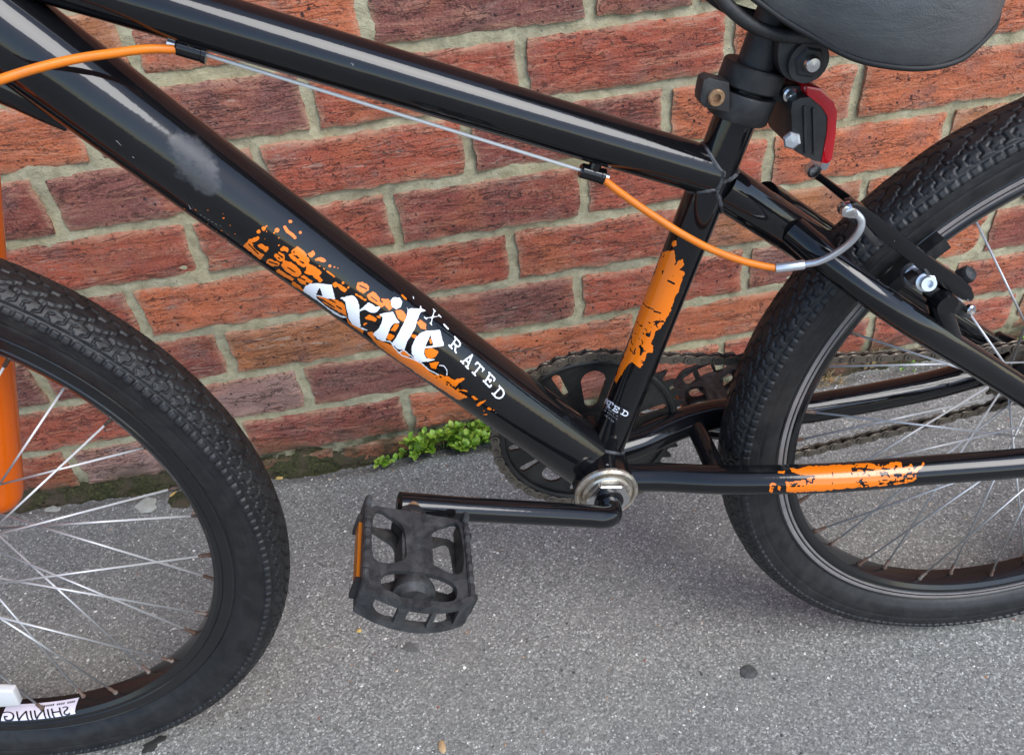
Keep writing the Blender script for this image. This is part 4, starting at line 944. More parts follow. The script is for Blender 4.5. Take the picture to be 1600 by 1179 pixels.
# ---- pedals
def pedal(nm, origin, sgn, p1, p2, s0, s1, label=None):
    origin = Vector(origin); X1 = Vector((p1[0], 0, p1[1])); Z1 = Vector((p2[0], 0, p2[1])); Y1 = Vector((0, -sgn, 0))
    mt = Matrix(((X1.x, Y1.x, Z1.x, origin.x), (X1.y, Y1.y, Z1.y, origin.y), (X1.z, Y1.z, Z1.z, origin.z), (0, 0, 0, 1)))
    ln = s1-s0; W = 0.0335; T0, T1 = -0.0105, 0.0135
    def sub(poly, lo, hi, axis, bev=0.0012):                  # extrude along z of the pedal ('z') or along x ('x') or y ('y')
        bm = bmesh.new()
        if axis == 'z': vs = [bm.verts.new((x, y, lo)) for x, y in poly]
        elif axis == 'x': vs = [bm.verts.new((lo, x, y)) for x, y in poly]
        else: vs = [bm.verts.new((x, lo, y)) for x, y in poly]
        f = bm.faces.new(vs); r = bmesh.ops.extrude_face_region(bm, geom=[f]); k = {'z': 2, 'x': 0, 'y': 1}[axis]
        for e in r['geom']:
            if isinstance(e, bmesh.types.BMVert): e.co[k] = hi
        bmesh.ops.recalc_face_normals(bm, faces=bm.faces[:])
        if bev: bmesh.ops.bevel(bm, geom=bm.edges[:], offset=bev, segments=2, affect='EDGES', clamp_overlap=True)
        return bm
    def ringwall(outer, holes_, lo, hi, axis):
        bm = bmesh.new(); E_ = []
        for lp in [outer] + holes_:
            vs = [bm.verts.new((x, y, lo) if axis == 'z' else ((lo, x, y) if axis == 'x' else (x, lo, y))) for x, y in lp]
            E_ += [bm.edges.new((vs[i], vs[(i+1) % len(vs)])) for i in range(len(vs))]
        bmesh.ops.triangle_fill(bm, use_beauty=True, edges=E_)
        r = bmesh.ops.extrude_face_region(bm, geom=bm.faces[:]); k = {'z': 2, 'x': 0, 'y': 1}[axis]
        for e in r['geom']:
            if isinstance(e, bmesh.types.BMVert): e.co[k] = hi
        bmesh.ops.recalc_face_normals(bm, faces=bm.faces[:]); return bm
    bm = bmesh.new()
    def merge(b2):
        me = bpy.data.meshes.new('t'); b2.to_mesh(me); b2.free(); bm.from_mesh(me); bpy.data.meshes.remove(me)
    # top and bottom skins with the openings: two big windows beside the axle housing, and an oval bearing window outboard
    ymid = s0 + ln*0.63
    def arc_end(w, y, bul, n_=10): return [(w*(1-2*k/n_), y + bul*(1-(1-2*k/n_)**2)) for k in range(n_+1)]
    outer = [(-W, s0+0.004), (-W+0.004, s0+0.001), (W-0.004, s0+0.001), (W, s0+0.004)] + arc_end(W, s1-0.009, 0.010)
    winL = smooth_poly([(-W+0.0035, s0+0.007), (-0.019, s0+0.009), (-0.0108, s0+0.016), (-0.0086, ymid-0.020), (-0.0105, ymid-0.005), (-W+0.0035, ymid-0.0028)], 4)
    winR = [(-x, y) for x, y in winL[::-1]]
    bear = smooth_poly([(-0.024, ymid+0.010), (-0.012, ymid+0.004), (0.012, ymid+0.004), (0.024, ymid+0.010), (0.022, s1-0.0075), (0.0, s1-0.0045), (-0.022, s1-0.0075)], 4)
    merge(ringwall(outer, [winL, winR, bear], T1-0.0035, T1, 'z')); merge(ringwall(outer, [winL, winR, bear], T0, T0+0.0035, 'z'))
    for sx in (-1, 1):                                        # long side walls with a worn saw-tooth top
        prof = [(s0-0.006, T0+0.003), (s0-0.007, T1-0.001), (s0-0.004, T1+0.0045), (s0+0.001, T1+0.0045), (s0+0.003, T1+0.001)]
        k = 0; y = s0+0.006
        while y < s1-0.016: prof += [(y, T1+0.0016), (y+0.0035, T1+0.0028+random.uniform(-.0006, .0004)), (y+0.0065, T1+0.0024+random.uniform(-.0006, .0002))]; y += 0.0085
        prof += [(s1-0.010, T1+0.002), (s1-0.008, T0+0.002), (s1-0.012, T0)]
        merge(sub(prof, sx*(W-0.0005), sx*(W+0.0035), 'x', 0.0007))
        merge(sub([(-W*0.0+sx*0.0105, T0+0.002), (sx*0.0105, T1-0.002), (sx*0.0085, T1-0.002), (sx*0.0085, T0+0.002)], s0+0.02, ymid-0.004, 'y', 0))
    # outer end: curved band with three windows
    n_ = 24; xs_ = [W+0.003 - 2*(W+0.003)*k/n_ for k in range(n_+1)]
    def band_y(x): return s1-0.009 + 0.0105*(1-(x/(W+0.003))**2)
    hts = lambda x: T1 + 0.0012 + 0.0016*math.sin(x*240) - 0.004*max(0, 1-abs(x)/0.006)
    def inwin(x): return any(a < x < b for a, b in ((-0.0265, -0.0125), (-0.0075, 0.0085), (0.0135, 0.0275)))
    for k in range(n_):
        xa, xb = xs_[k], xs_[k+1]; ya, yb = band_y(xa), band_y(xb); xm = (xa+xb)/2
        for lo, hi in ([(T0-0.001, T0+0.0045), (T1-0.0050, None)] if inwin(xm) else [(T0-0.001, None)]):
            za1, zb1 = (hi, hi) if hi is not None else (hts(xa), hts(xb))
            vs = [bm.verts.new(c_) for c_ in ((xa, ya, lo), (xb, yb, lo), (xb, yb, zb1), (xa, ya, za1), (xa, ya-0.004, lo), (xb, yb-0.004, lo), (xb, yb-0.004, zb1), (xa, ya-0.004, za1))]
            for f in ((0, 1, 2, 3), (5, 4, 7, 6), (3, 2, 6, 7), (4, 5, 1, 0), (0, 3, 7, 4), (1, 5, 6, 2)): bm.faces.new([vs[i] for i in f])
    me = from_bm('pedal', bm); body = link('pedal', me, 'worn_plastic', bike, True); body.matrix_local = mt; sharp(body, 40)
    if label: body['label'] = label
    ax = G().lathe((0, s0-0.012, 0), (0, 1, 0), [(0.0, 0.0), (0.0085, 0.0), (0.0105, 0.004), (0.0095, 0.010), (0.0148, 0.014), (0.0152, 0.022), (0.0148, 0.034), (0.0143, 0.044), (0.0115, 0.052), (0.0105, 0.062), (0.0140, 0.070), (0.0140, 0.074), (0.0115, 0.0755), (0.0100, 0.0785), (0.0, 0.079)], 32)
    ax.v = [(x_*(0.60 if s0+0.004 < y_ < s0+0.040 else 1.0), y_, z_) for x_, y_, z_ in ax.v]
    ax.build('axle_housing', 'worn_plastic', body)
    G().lathe((0, s0-0.020, 0), (0, 1, 0), [(0.0, 0.0), (0.007, 0.0), (0.007, 0.012), (0.0098, 0.0125), (0.0098, 0.0165), (0.0, 0.017)], 24).build('pedal_spindle', 'bolt', body)
    for sx in (-1, 1):
        g = G().box((sx*(W+0.0042), (s0+s1)/2-0.004, 0.001), 0.0028, ln*0.62, 0.0095)
        g.build('reflector', 'amber', body, False)
        for yy_ in ((s0+s1)/2-0.004-ln*0.335, (s0+s1)/2-0.004+ln*0.335): G().box((sx*(W+0.0046), yy_, 0.001), 0.005, 0.004, 0.0165).build('reflector_clip', 'plastic', body, False)
    return body
pedal('pedal', (E1.x+0.003, 0, E1.z+0.001), 1, (0.905, -0.425), (0.425, 0.905), 0.1035, 0.184, 'scuffed black platform pedal nearest the street')
E2 = Vector((BBC[0], 0, BBC[1]))*2 - E1
pedal('pedal', (E2.x, 0, E2.z), -1, (0.93, 0.36), (-0.36, 0.93), 0.1045, 0.187, 'black platform pedal on the wall side')
# flattened eye at each crank end
for e_, s in ((E1, 0.083), (E2, -0.083)):
    sg = 1 if s > 0 else -1
    G().lathe(L(e_.x, e_.z, s-sg*0.0085), (0, -sg, 0), [(0.0, 0.0035), (0.0070, 0.0035), (0.0078, 0.0045), (0.0078, 0.015), (0.0070, 0.0175), (0.0, 0.0175)], 32).build('crank_eye', 'black', crank)

# ---- seat post, clamps, rear reflector, saddle
sd = Vector((-ST_D[0], 0, -ST_D[1])).normalized()
def st_at(h): t = (h-ST_C[1])/ST_D[1]; return L(*(ST_C+ST_D*t))
post = G().tube([st_at(0.60), st_at(0.668), st_at(0.676), st_at(0.70)], [0.0124, 0.0124, 0.0118, 0.0112], 36).build('seat_post', 'plastic', bike)
c1p = AH(1182, 104); c1b = AH(1171, 146)
G().lathe(st_at(0.6125), sd, [(0.0128, 0.0), (0.0195, 0.0), (0.0205, 0.001), (0.0205, 0.0125), (0.0195, 0.0135), (0.0128, 0.0135)], 48).build('reflector_band', 'plastic', bike)
sc_ = G().lathe(st_at(0.5935), sd, [(0.0146, 0.0), (0.0198, 0.0), (0.0206, 0.0012), (0.0206, 0.0155), (0.0198, 0.0168), (0.0146, 0.0168)], 48)
seat_clamp = sc_.build('seat_clamp', 'plastic', bike)
Rs = Matrix.Rotation(-math.atan2(-ST_D[0], -ST_D[1]) + 0.0, 3, 'Y')
lug_c = Vector(((P(1113, 152, 0.018)).x, -0.016, (P(1113, 152, 0.018)).z))
lugp = px_poly([(1098, 124), (1108, 120), (1140, 128), (1140, 176), (1100, 168), (1093, 160), (1093, 150)], 0.016)
lug = prism('clamp_lug', lugp, 0.004, 0.0175, 'plastic', seat_clamp, 0.003)
bc = P(1119, 153, 0.0185)
G().lathe((bc.x, -0.0170, bc.z), (0, -1, 0), [(0.0052, 0.0), (0.0054, 0.0022), (0.0046, 0.0032), (0.0028, 0.0030), (0.0024, 0.0008), (0.0, 0.0008)], 24).build('clamp_bolt', 'bolt', seat_clamp)
# reflector
kn = P(1233, 147, 0.012)
rb = prism('reflector_body', smooth_poly(px_poly([(1236, 158), (1262, 150), (1272, 150), (1292, 168), (1295, 200), (1292, 236), (1281, 252), (1262, 246), (1246, 238), (1236, 228), (1235, 190)], 0.02), 2), -0.022, 0.022, 'plastic', bike, 0.0022)
rb['label'] = 'black rear reflector body with red lens under the saddle'
prism('red_lens', px_poly([(1258, 132), (1281, 136), (1300, 156), (1306, 172), (1304, 206), (1298, 246), (1291, 254), (1280, 253), (1289, 205), (1290, 180), (1281, 166), (1258, 147)], 0.02), -0.022, 0.023, 'red', rb, 0.0015)
prism('mount_arm', smooth_poly(px_poly([(1222, 140), (1236, 134), (1258, 136), (1265, 150), (1262, 172), (1252, 174), (1250, 160), (1240, 162), (1226, 160)], 0.012), 2), 0.003, 0.013, 'plastic', rb, 0.0022)
G().lathe((kn.x, -0.012, kn.z), (0, -1, 0), [(0.0046, 0), (0.0046, 0.0022), (0.0034, 0.003), (0.0, 0.0022)], 20).build('mount_screw', 'steel', rb)
prism('mount_arm', px_poly([(1196, 128), (1226, 138), (1228, 160), (1200, 152)], 0.0), -0.006, 0.008, 'plastic', rb, 0.002)
for q in ((1256, 165, 1258, 238), (1270, 168, 1272, 240)):
    prism('housing_rib', px_poly([(q[0]-2, q[1]), (q[0]+2, q[1]), (q[2]+2, q[3]), (q[2]-2, q[3])], 0.022), 0.0215, 0.0236, 'plastic', rb, 0.0004)
ck_ = P(1240, 218, 0.021)
G().lathe((ck_.x-0.001, -0.0205, ck_.z), (-0.35, -0.9, 0.05), [(0.0058, 0), (0.0058, 0.003), (0.0045, 0.0042), (0.0, 0.0046)], 6).build('mount_bolt', 'alloy', rb, True, 20)
# saddle: lofted shell
sec = [(-0.4, 0.0180, 0.7050, 0.7300), (-0.36, 0.0220, 0.6980, 0.7300), (-0.325, 0.0280, 0.6840, 0.7280), (-0.305, 0.0364, 0.6635, 0.7250), (-0.29, 0.0449, 0.6545, 0.7260), (-0.275, 0.0578, 0.6445, 0.7270), (-0.258, 0.0685, 0.6380, 0.7290), (-0.24, 0.0749, 0.6350, 0.7310), (-0.222, 0.0765, 0.6335, 0.7330), (-0.206, 0.0728, 0.6350, 0.7340), (-0.19, 0.0621, 0.6395, 0.7330), (-0.176, 0.0492, 0.6445, 0.7280), (-0.166, 0.0332, 0.6485, 0.7180), (-0.16, 0.0150, 0.6535, 0.7000)]
v = []; f = []; NS = 40
sa = np.array([q[0] for q in sec]); fine_a = np.concatenate([np.linspace(-0.40, -0.19, 34), np.linspace(-0.186, -0.160, 12)])
for a in fine_a:
    wdt, hb, ht = (np.interp(a, sa, [q[k] for q in sec]) for k in (1, 2, 3))
    for k in range(NS+1):
        an = PI*k/NS; cx_ = math.cos(an); sx_ = math.sin(an)
        s_ = wdt*math.copysign(abs(cx_)**0.66, cx_)*(0.86 + 0.17*min(1.0, sx_/0.42)**0.6); h_ = hb + (ht-hb)*sx_**1.05 - 0.006*(abs(cx_) > 0.985)*0
        v.append(L(a, h_, s_))
n_ = NS+1; nsec = len(fine_a)
f = [(i*n_+k, (i+1)*n_+k, (i+1)*n_+k+1, i*n_+k+1) for i in range(nsec-1) for k in range(NS)]
f += [tuple(range(NS, -1, -1)), tuple((nsec-1)*n_+k for k in range(n_))]
saddle = G().add(v, f).build('saddle', 'vinyl', bike, True, 60)
g = G(); v2 = []
for i, a in enumerate(fine_a):
    wdt, hb = (np.interp(a, sa, [q[k] for q in sec]) for k in (1, 2)); v2 += [L(a, hb+0.0015, wdt*0.85*(1-2*k/8)) for k in range(9)]
g.add(v2, [(i*9+k, (i+1)*9+k, (i+1)*9+k+1, i*9+k+1) for i in range(nsec-1) for k in range(8)]).build('saddle_base', 'vinyl_dark', saddle, False)
piping = spline([L(a, np.interp(a, sa, [q[2] for q in sec])-0.0004, np.interp(a, sa, [q[1] for q in sec])*0.865) for a in (-0.34, -0.305, -0.285, -0.265, -0.245, -0.225, -0.206, -0.190, -0.176, -0.166)], 6)
G().tube(piping, 0.0018, 10).build('saddle_edge', 'vinyl_dark', saddle)
for sg in (1, -1):
    rl = [P(1105, -35, 0.022), P(1128, -2, 0.022), P(1146, 18, 0.023), P(1172, 38, 0.024), P(1200, 50, 0.024), P(1236, 57, 0.024)]
    rl = [Vector((p.x, -abs(p.y)*sg, p.z)) for p in rl]; rl += [Vector((-0.26, rl[-1].y*1.1, 0.645)), Vector((-0.225, rl[-1].y*1.5, 0.655))]
    G().tube(spline(rl, 6), 0.0040, 16).build('saddle_rail', 'plastic', saddle)
    prism('saddle_clamp_plate', smooth_poly(px_poly([(1218, 66), (1216, 98), (1225, 119), (1241, 127), (1258, 121), (1276, 104), (1288, 86), (1290, 72), (1272, 60), (1248, 50), (1240, 58), (1232, 68)], 0.022), 3), sg*0.010, sg*0.022, 'plastic', saddle, 0.0025)
cbp = P(1262, 96, 0.024)
G().tube([(cbp.x, -0.026, cbp.z), (cbp.x, 0.026, cbp.z)], 0.0125, 28).build('saddle_clamp', 'plastic', saddle)
g = G().lathe((cbp.x, -0.0215, cbp.z), (0, -1, 0), [(0.0, 0), (0.0095, 0.0), (0.0095, 0.005), (0.0082, 0.0062), (0.0, 0.0062)], 6); g.build('clamp_nut', 'plastic', saddle, True, 20)
G().lathe((cbp.x, -0.026, cbp.z), (0, -1, 0), [(0.0052, 0.0), (0.0052, 0.005), (0.004, 0.0068), (0.0, 0.0072)], 20).build('clamp_bolt', 'steel', saddle)

# ---- rear brake: two arms, pads, bolts, noodle
def tracep(pts, s): return px_poly(pts, s)
arm_n = tracep([(1323, 316), (1336, 313), (1352, 322), (1372, 336), (1398, 356), (1430, 382), (1470, 412), (1502, 432), (1516, 446), (1521, 462), (1514, 470), (1500, 466), (1484, 456), (1455, 436), (1420, 408), (1392, 386), (1366, 366), (1342, 345), (1326, 330)], 0.055)
brake = prism('brake_arm', arm_n, 0.048, 0.058, 'black', bike, 0.0036); brake['label'] = 'near brake arm carrying the cable noodle'
shift = np.array(AH(1265, 268, -0.05)) - np.array(AH(1330, 320, 0.055))
arm_f = tracep([(1262, 262), (1270, 262), (1282, 270), (1300, 284), (1325, 302), (1350, 322), (1372, 338), (1395, 356), (1440, 390), (1436, 400), (1390, 370), (1356, 345), (1330, 325), (1302, 302), (1280, 284), (1266, 276), (1262, 270)], -0.05)
bf = prism('brake_arm', arm_f, -0.058, -0.048, 'black', bike, 0.0030); bf['label'] = 'wall-side brake arm reaching up behind the tyre'
ab = P(1271, 266, -0.046)
G().lathe((ab.x, 0.050, ab.z), (0, -1, 0), [(0.0055, 0), (0.0055, 0.006), (0.0042, 0.0075), (0.0, 0.0078)], 20).build('cable_anchor_bolt', 'steel', bf)
ab2 = P(1276, 256, -0.046)
G().tube([(ab2.x, 0.050, ab2.z), (ab2.x+0.004, 0.040, ab2.z+0.001)], 0.0042, 14).build('cable_anchor_bolt', 'alloy', bf)
lp = tracep([(1309, 322), (1316, 315), (1330, 320), (1336, 328), (1332, 336), (1320, 335), (1309, 332)], 0.06)
prism('noodle_holder', lp, 0.058, 0.066, 'steel', brake, 0.0012)
fer0, fer1 = P(1212, 419, 0.040), P(1258, 413, 0.046)
G().tube([fer0, fer0*0.98+fer1*0.02, fer0*0.05+fer1*0.95, fer1], [0.0026, 0.0034, 0.0034, 0.0028], 24).build('noodle_ferrule', 'alloy', brake)
rp = P(1324, 327, 0.062)
G().lathe(rp, (0.85, -0.25, 0.45), [(0.0026, -0.003), (0.0046, -0.003), (0.0050, 0.0), (0.0046, 0.003), (0.0026, 0.003)], 24).build('noodle_ring', 'steel', brake)
prism('noodle_link', tracep([(1312, 318), (1322, 314), (1352, 352), (1372, 376), (1362, 380), (1338, 352), (1316, 332)], 0.054), 0.0585, 0.0605, 'plastic', brake, 0.0006)
G().tube(spline([P(1256, 413, 0.046), P(1278, 409, 0.050), P(1302, 398, 0.055), P(1326, 381, 0.060), P(1342, 362, 0.0635), P(1346, 346, 0.0635), P(1338, 334, 0.063), P(1326, 328, 0.062)], 10), 0.0024, 18).build('brake_noodle', 'alloy', brake)
# pivot bosses, pads and their hardware
pv_ = AH(1480, 462, 0.062); 
for sg in (1, -1):
    b_ = Vector((pv_[0], 0, pv_[1])); s0_ = 0.0575*sg
    g = G().tube([L(-0.158, stay_h(-0.158)+0.004, s0_), L(pv_[0]-0.003, pv_[1]-0.006, s0_)], [0.0085, 0.0075], 20); g.tube([L(pv_[0], pv_[1]-0.006, s0_-0.012*sg), L(pv_[0], pv_[1]-0.006, s0_+0.008*sg)], 0.0075, 20)
    g.build('brake_boss', 'black', bike)
    padq = [(-0.2165, 0.5045), (-0.2085, 0.5125), (-0.1975, 0.5105), (-0.152, 0.458), (-0.153, 0.447), (-0.163, 0.446), (-0.171, 0.452)]
    # pad block lies along the rim, between rim and arm
    ra = math.radians(137); cen = Vector((0.2485*math.cos(ra), 0, 0.30+0.2485*math.sin(ra))); tg = Vector((-math.sin(ra), 0, math.cos(ra)))
    Rm = Matrix((( tg.x, 0, math.cos(ra)), (0, 1, 0), (tg.z, 0, math.sin(ra))))
    pg_ = bmesh.new(); gg = G()
    for k in range(13):
        t = -0.034 + 0.068*k/12; a2 = ra - t/0.2485; gg.v += [L(r_*math.cos(a2), 0.30+r_*math.sin(a2), sg*q_) for r_, q_ in ((0.2535, 0.0148), (0.2535, 0.0262), (0.2430, 0.0262), (0.2430, 0.0148))]
    gg.f += [(k*4+q_, k*4+(q_+1) % 4, (k+1)*4+(q_+1) % 4, (k+1)*4+q_) for k in range(12) for q_ in range(4)] + [(0, 1, 2, 3), (48, 49, 50, 51)]
    par = brake if sg > 0 else bf
    gg.build('brake_pad', 'plastic', par, False)
    if sg > 0:
        q0 = P(1426, 428, 0.034); q1 = P(1452, 444, 0.064); dq = (q1-q0).normalized()
        G().lathe(q0, dq, [(0.0, 0), (0.0085, 0.0), (0.0085, 0.008), (0.0070, 0.009), (0.0072, 0.013), (0.0066, 0.0135), (0.0066, (q1-q0).length-0.006), (0.0050, (q1-q0).length-0.0055), (0.0050, (q1-q0).length), (0.0028, (q1-q0).length), (0.0026, (q1-q0).length-0.003), (0, (q1-q0).length-0.003)], 24).build('pad_bolt', 'alloy', brake)
        prism('spring_cover', tracep([(1420, 440), (1436, 430), (1492, 466), (1520, 486), (1518, 500), (1508, 498), (1470, 478)], 0.056), 0.046, 0.0555, 'plastic', brake, 0.0016)
        s_ = P(1513, 482, 0.058); G().lathe(s_, (0.2, -1, 0.1), [(0.0038, 0), (0.0038, 0.003), (0.003, 0.004), (0, 0.0034)], 16).build('tension_screw', 'steel', brake)
        s_ = P(1511, 432, 0.050); G().lathe(s_-Vector((0, -0.006, 0.004)), (0.35, -0.6, 0.7), [(0.0062, 0), (0.0062, 0.006), (0.005, 0.0085), (0.0, 0.0095)], 20).build('pivot_bolt', 'plastic', brake)

# ---- brake cable along the top tube
def clip(px, nm):
    p = P(px[0], px[1], 0.004); d_ = Vector((TT_D[0], 0, TT_D[1])).normalized()
    g = G().lathe(p - d_*0.0085, d_, [(0.0, 0), (0.0042, 0.0), (0.0050, 0.001), (0.0050, 0.014), (0.0054, 0.0145), (0.0054, 0.017), (0.0, 0.017)], 24)
    up_ = Vector((-d_.z, 0, d_.x)); g.tube([p + up_*0.002, p + up_*0.009], 0.0042, 16); return g.build(nm, 'black', bike), p, d_
s1_, k1, dd = clip((299, 79), 'cable_stop'); s2_, k2, _ = clip((925, 271), 'cable_stop')
G().tube([k1 + dd*0.006, k2 - dd*0.006], 0.00115, 10).build('brake_cable', 'cable_inner', bike)
G().tube(spline([P(-90, 160, 0.085), P(-40, 142, 0.07), P(0, 125, 0.056), P(60, 106, 0.044), P(120, 92, 0.034), P(180, 83, 0.022), P(230, 77, 0.012), P(276, 77, 0.006), k1 - dd*0.006], 10), 0.0025, 16).build('cable_housing', 'cable_orange', bike)
G().tube(spline([k2 + dd*0.006, P(960, 294, 0.010), P(1000, 323, 0.020), P(1030, 343, 0.026), P(1065, 365, 0.031), P(1110, 389, 0.034), P(1155, 406, 0.036), P(1190, 415, 0.038), P(1214, 419, 0.040)], 10), 0.0025, 16).build('cable_housing', 'cable_orange', bike)
G().lathe(k1 - dd*0.0085, -dd, [(0.0, 0), (0.0031, 0.0), (0.0031, 0.0045), (0.0, 0.0046)], 16).build('ferrule', 'alloy', s1_)
G().lathe(k2 + dd*0.0075, dd, [(0.0, 0), (0.0031, 0.0), (0.0031, 0.004), (0.0, 0.0041)], 16).build('ferrule', 'alloy', s2_)

# ================================================================== PLANTS, MOSS AND LITTER
LEAF = new_mat('fresh_green_leaf', (0.10, 0.22, 0.02), 0.45); n = N(LEAF); oi = n.n('ShaderNodeObjectInfo'); v = n.coord()
n.out(col=n.mix(n.ramp(n.noise(v, 250, 3), [(0.4, 0.0), (0.8, 0.5)]), n.ramp(oi.outputs['Random'], [(0.0, (0.08, 0.19, 0.014)), (0.5, (0.25, 0.44, 0.035)), (1.0, (0.46, 0.58, 0.09))]), (0.10, 0.20, 0.03)))
LEAF.node_tree.nodes['Principled BSDF'].inputs['Subsurface Weight'].default_value = 0.15
LEAF.node_tree.nodes['Principled BSDF'].inputs['Subsurface Radius'].default_value = (0.003, 0.004, 0.001)
STEM = new_mat('green_stem', (0.10, 0.15, 0.04), 0.6)
def leaf_mesh(seed):
    r_ = random.Random(seed); v = []; f = []; nseg = 6
    asp = r_.uniform(0.62, 0.85); curl = r_.uniform(-0.2, 0.35); fold = r_.uniform(0.05, 0.3)
    for i in range(nseg+1):
        t = i/nseg; wv_ = asp*0.5*math.sin(PI*min(1, max(0.02, t))**0.85)**0.75 if 0 < t < 1 else 0.04
        for k in (-1, -0.5, 0, 0.5, 1): v.append((k*wv_, t, curl*t*t + fold*abs(k)*wv_*1.2 - 0.06*math.sin(t*7)*abs(k)))
    f = [(i*5+k, i*5+k+1, (i+1)*5+k+1, (i+1)*5+k) for i in range(nseg) for k in range(4)]
    me = mesh('leaf', v, f); me.materials.append(LEAF); me.polygons.foreach_set('use_smooth', [True]*len(me.polygons)); return me
LM_ = [leaf_mesh(k) for k in range(6)]
def weed(label, px0, px1, yw, nst, nl_, hmax, size, group='weeds growing along the foot of the wall'):
    base_ = at((px0+px1)/2, 690 if px0 < 1000 else 552, y=-0.012)
    q0, q1 = at(px0, yw[0], y=-0.012), at(px1, yw[1], y=-0.012)
    z0 = float(ground_z(np.array([(q0[0]+q1[0])/2]), np.array([-0.03]))[0])
    t = thing('weed', label, 'weed', Matrix.Translation(((q0[0]+q1[0])/2, -0.012, z0-0.004)), group)
    g = G(); hw = (q1[0]-q0[0])/2
    for s in range(nst):
        u_ = random.uniform(-1, 1); root = Vector((u_*hw*0.8, random.uniform(-0.004, 0.006), 0)); out_ = Vector((u_*hw*0.45 + random.uniform(-0.01, 0.01), -random.uniform(0.0, 0.026), random.uniform(0.35, 1.0)*hmax*(1-0.45*abs(u_))))
        tip = root + out_; mid_ = root*0.5 + tip*0.5 + Vector((0, 0.003, 0.006)); g.tube(spline([root, mid_, tip], 4), 0.0007, 5)
        for k in range(nl_):
            fr = 1.0 if k < 3 else random.uniform(0.35, 1.0); p = root.lerp(tip, fr) + Vector((0, 0, 0.004*(1-abs(2*fr-1))))
            az = random.uniform(0, 2*PI); tl = random.uniform(-0.25, 0.85); sz = size*random.uniform(0.65, 1.25)*(1.2 if fr < 1 else 0.85)
            o = link('leaf', random.choice(LM_), None, t, False); o.matrix_local = Matrix.Translation(p) @ Matrix.Rotation(az, 4, 'Z') @ Matrix.Rotation(tl, 4, 'X') @ Matrix.Diagonal((sz, sz, sz, 1))
    g.build('stem', STEM, t); return t
weed('largest clump of bright green weeds growing from the wall foot below the down tube', 636, 734, (690, 672), 28, 11, 0.060, 0.0098)
weed('bright green weeds right of the largest clump, half behind the chainring', 724, 782, (680, 668), 18, 10, 0.052, 0.0095)
weed('smallest sprig of green weeds left of the main clump on the pavement edge', 594, 624, (705, 698), 6, 8, 0.028, 0.0085)
weed('tiny green seedling at the wall foot seen through the rear wheel, left one', 1402, 1416, (556, 554), 2, 3, 0.014, 0.006)
weed('tiny green seedling at the wall foot seen through the rear wheel, middle one', 1426, 1442, (552, 550), 2, 3, 0.014, 0.006)
weed('pale green weed on the wall foot right of the brake arm', 1570, 1600, (520, 515), 3, 5, 0.03, 0.008)
weed('green weed behind the wall-side pedal', 1108, 1136, (606, 602), 4, 5, 0.022, 0.009)
# moss strip
MOSS = new_mat('dark_moss', rough=1.0); n = N(MOSS); v = n.coord()
n.out(col=n.mix(n.ramp(n.noise(v, 30, 4), [(0.45, 0.0), (0.62, 0.8)]), n.ramp(n.noise(v, 300, 4, 0.7), [(0.3, (0.012, 0.012, 0.006)), (0.55, (0.05, 0.05, 0.015)), (0.75, (0.13, 0.12, 0.04))]), (0.085, 0.06, 0.04)), nor=n.bump(n.noise(v, 500, 4, 0.7), 0.002, 1.0))
xs_ = np.arange(-0.95, 1.2, 0.0035); ts_ = np.linspace(0, 1, 16)
X, T_ = np.meshgrid(xs_, ts_, indexing='ij'); amt = np.interp(X, [-0.95, -0.66, -0.6, -0.42, -0.22, -0.15, -0.05, 0.3, 0.5, 0.62, 0.8, 1.2], [0.9, 0.9, 1.0, 1.0, 1.0, 0.45, 0.5, 0.35, 0.5, 0.55, 0.4, 0.3])
amt = amt*(0.55 + 0.75*fbm(X*16, X*0+3, 3, 51)); g0 = ground_z(X, np.full_like(X, -0.02))
Yl = -0.030*amt*(1-T_)**1.3 + 0.003 - (fbm(X*70, T_*9, 3, 55)-0.35)*0.010 - (fbm(X*190, T_*22, 2, 95)-0.4)*0.006; Zl = g0 - 0.012 + (0.018+0.030*amt)*T_ + (fbm(X*60, T_*6+4, 3, 57)-0.5)*0.010 + (fbm(X*170, T_*20, 2, 91)-0.5)*0.006
mo_ = link('moss', grid_mesh('moss', np.stack([X, Yl, Zl], -1).reshape(-1, 3), len(xs_), 16), MOSS); tag(mo_, 'dark moss and dirt packed along the foot of the brick wall', 'moss', None, 'stuff')
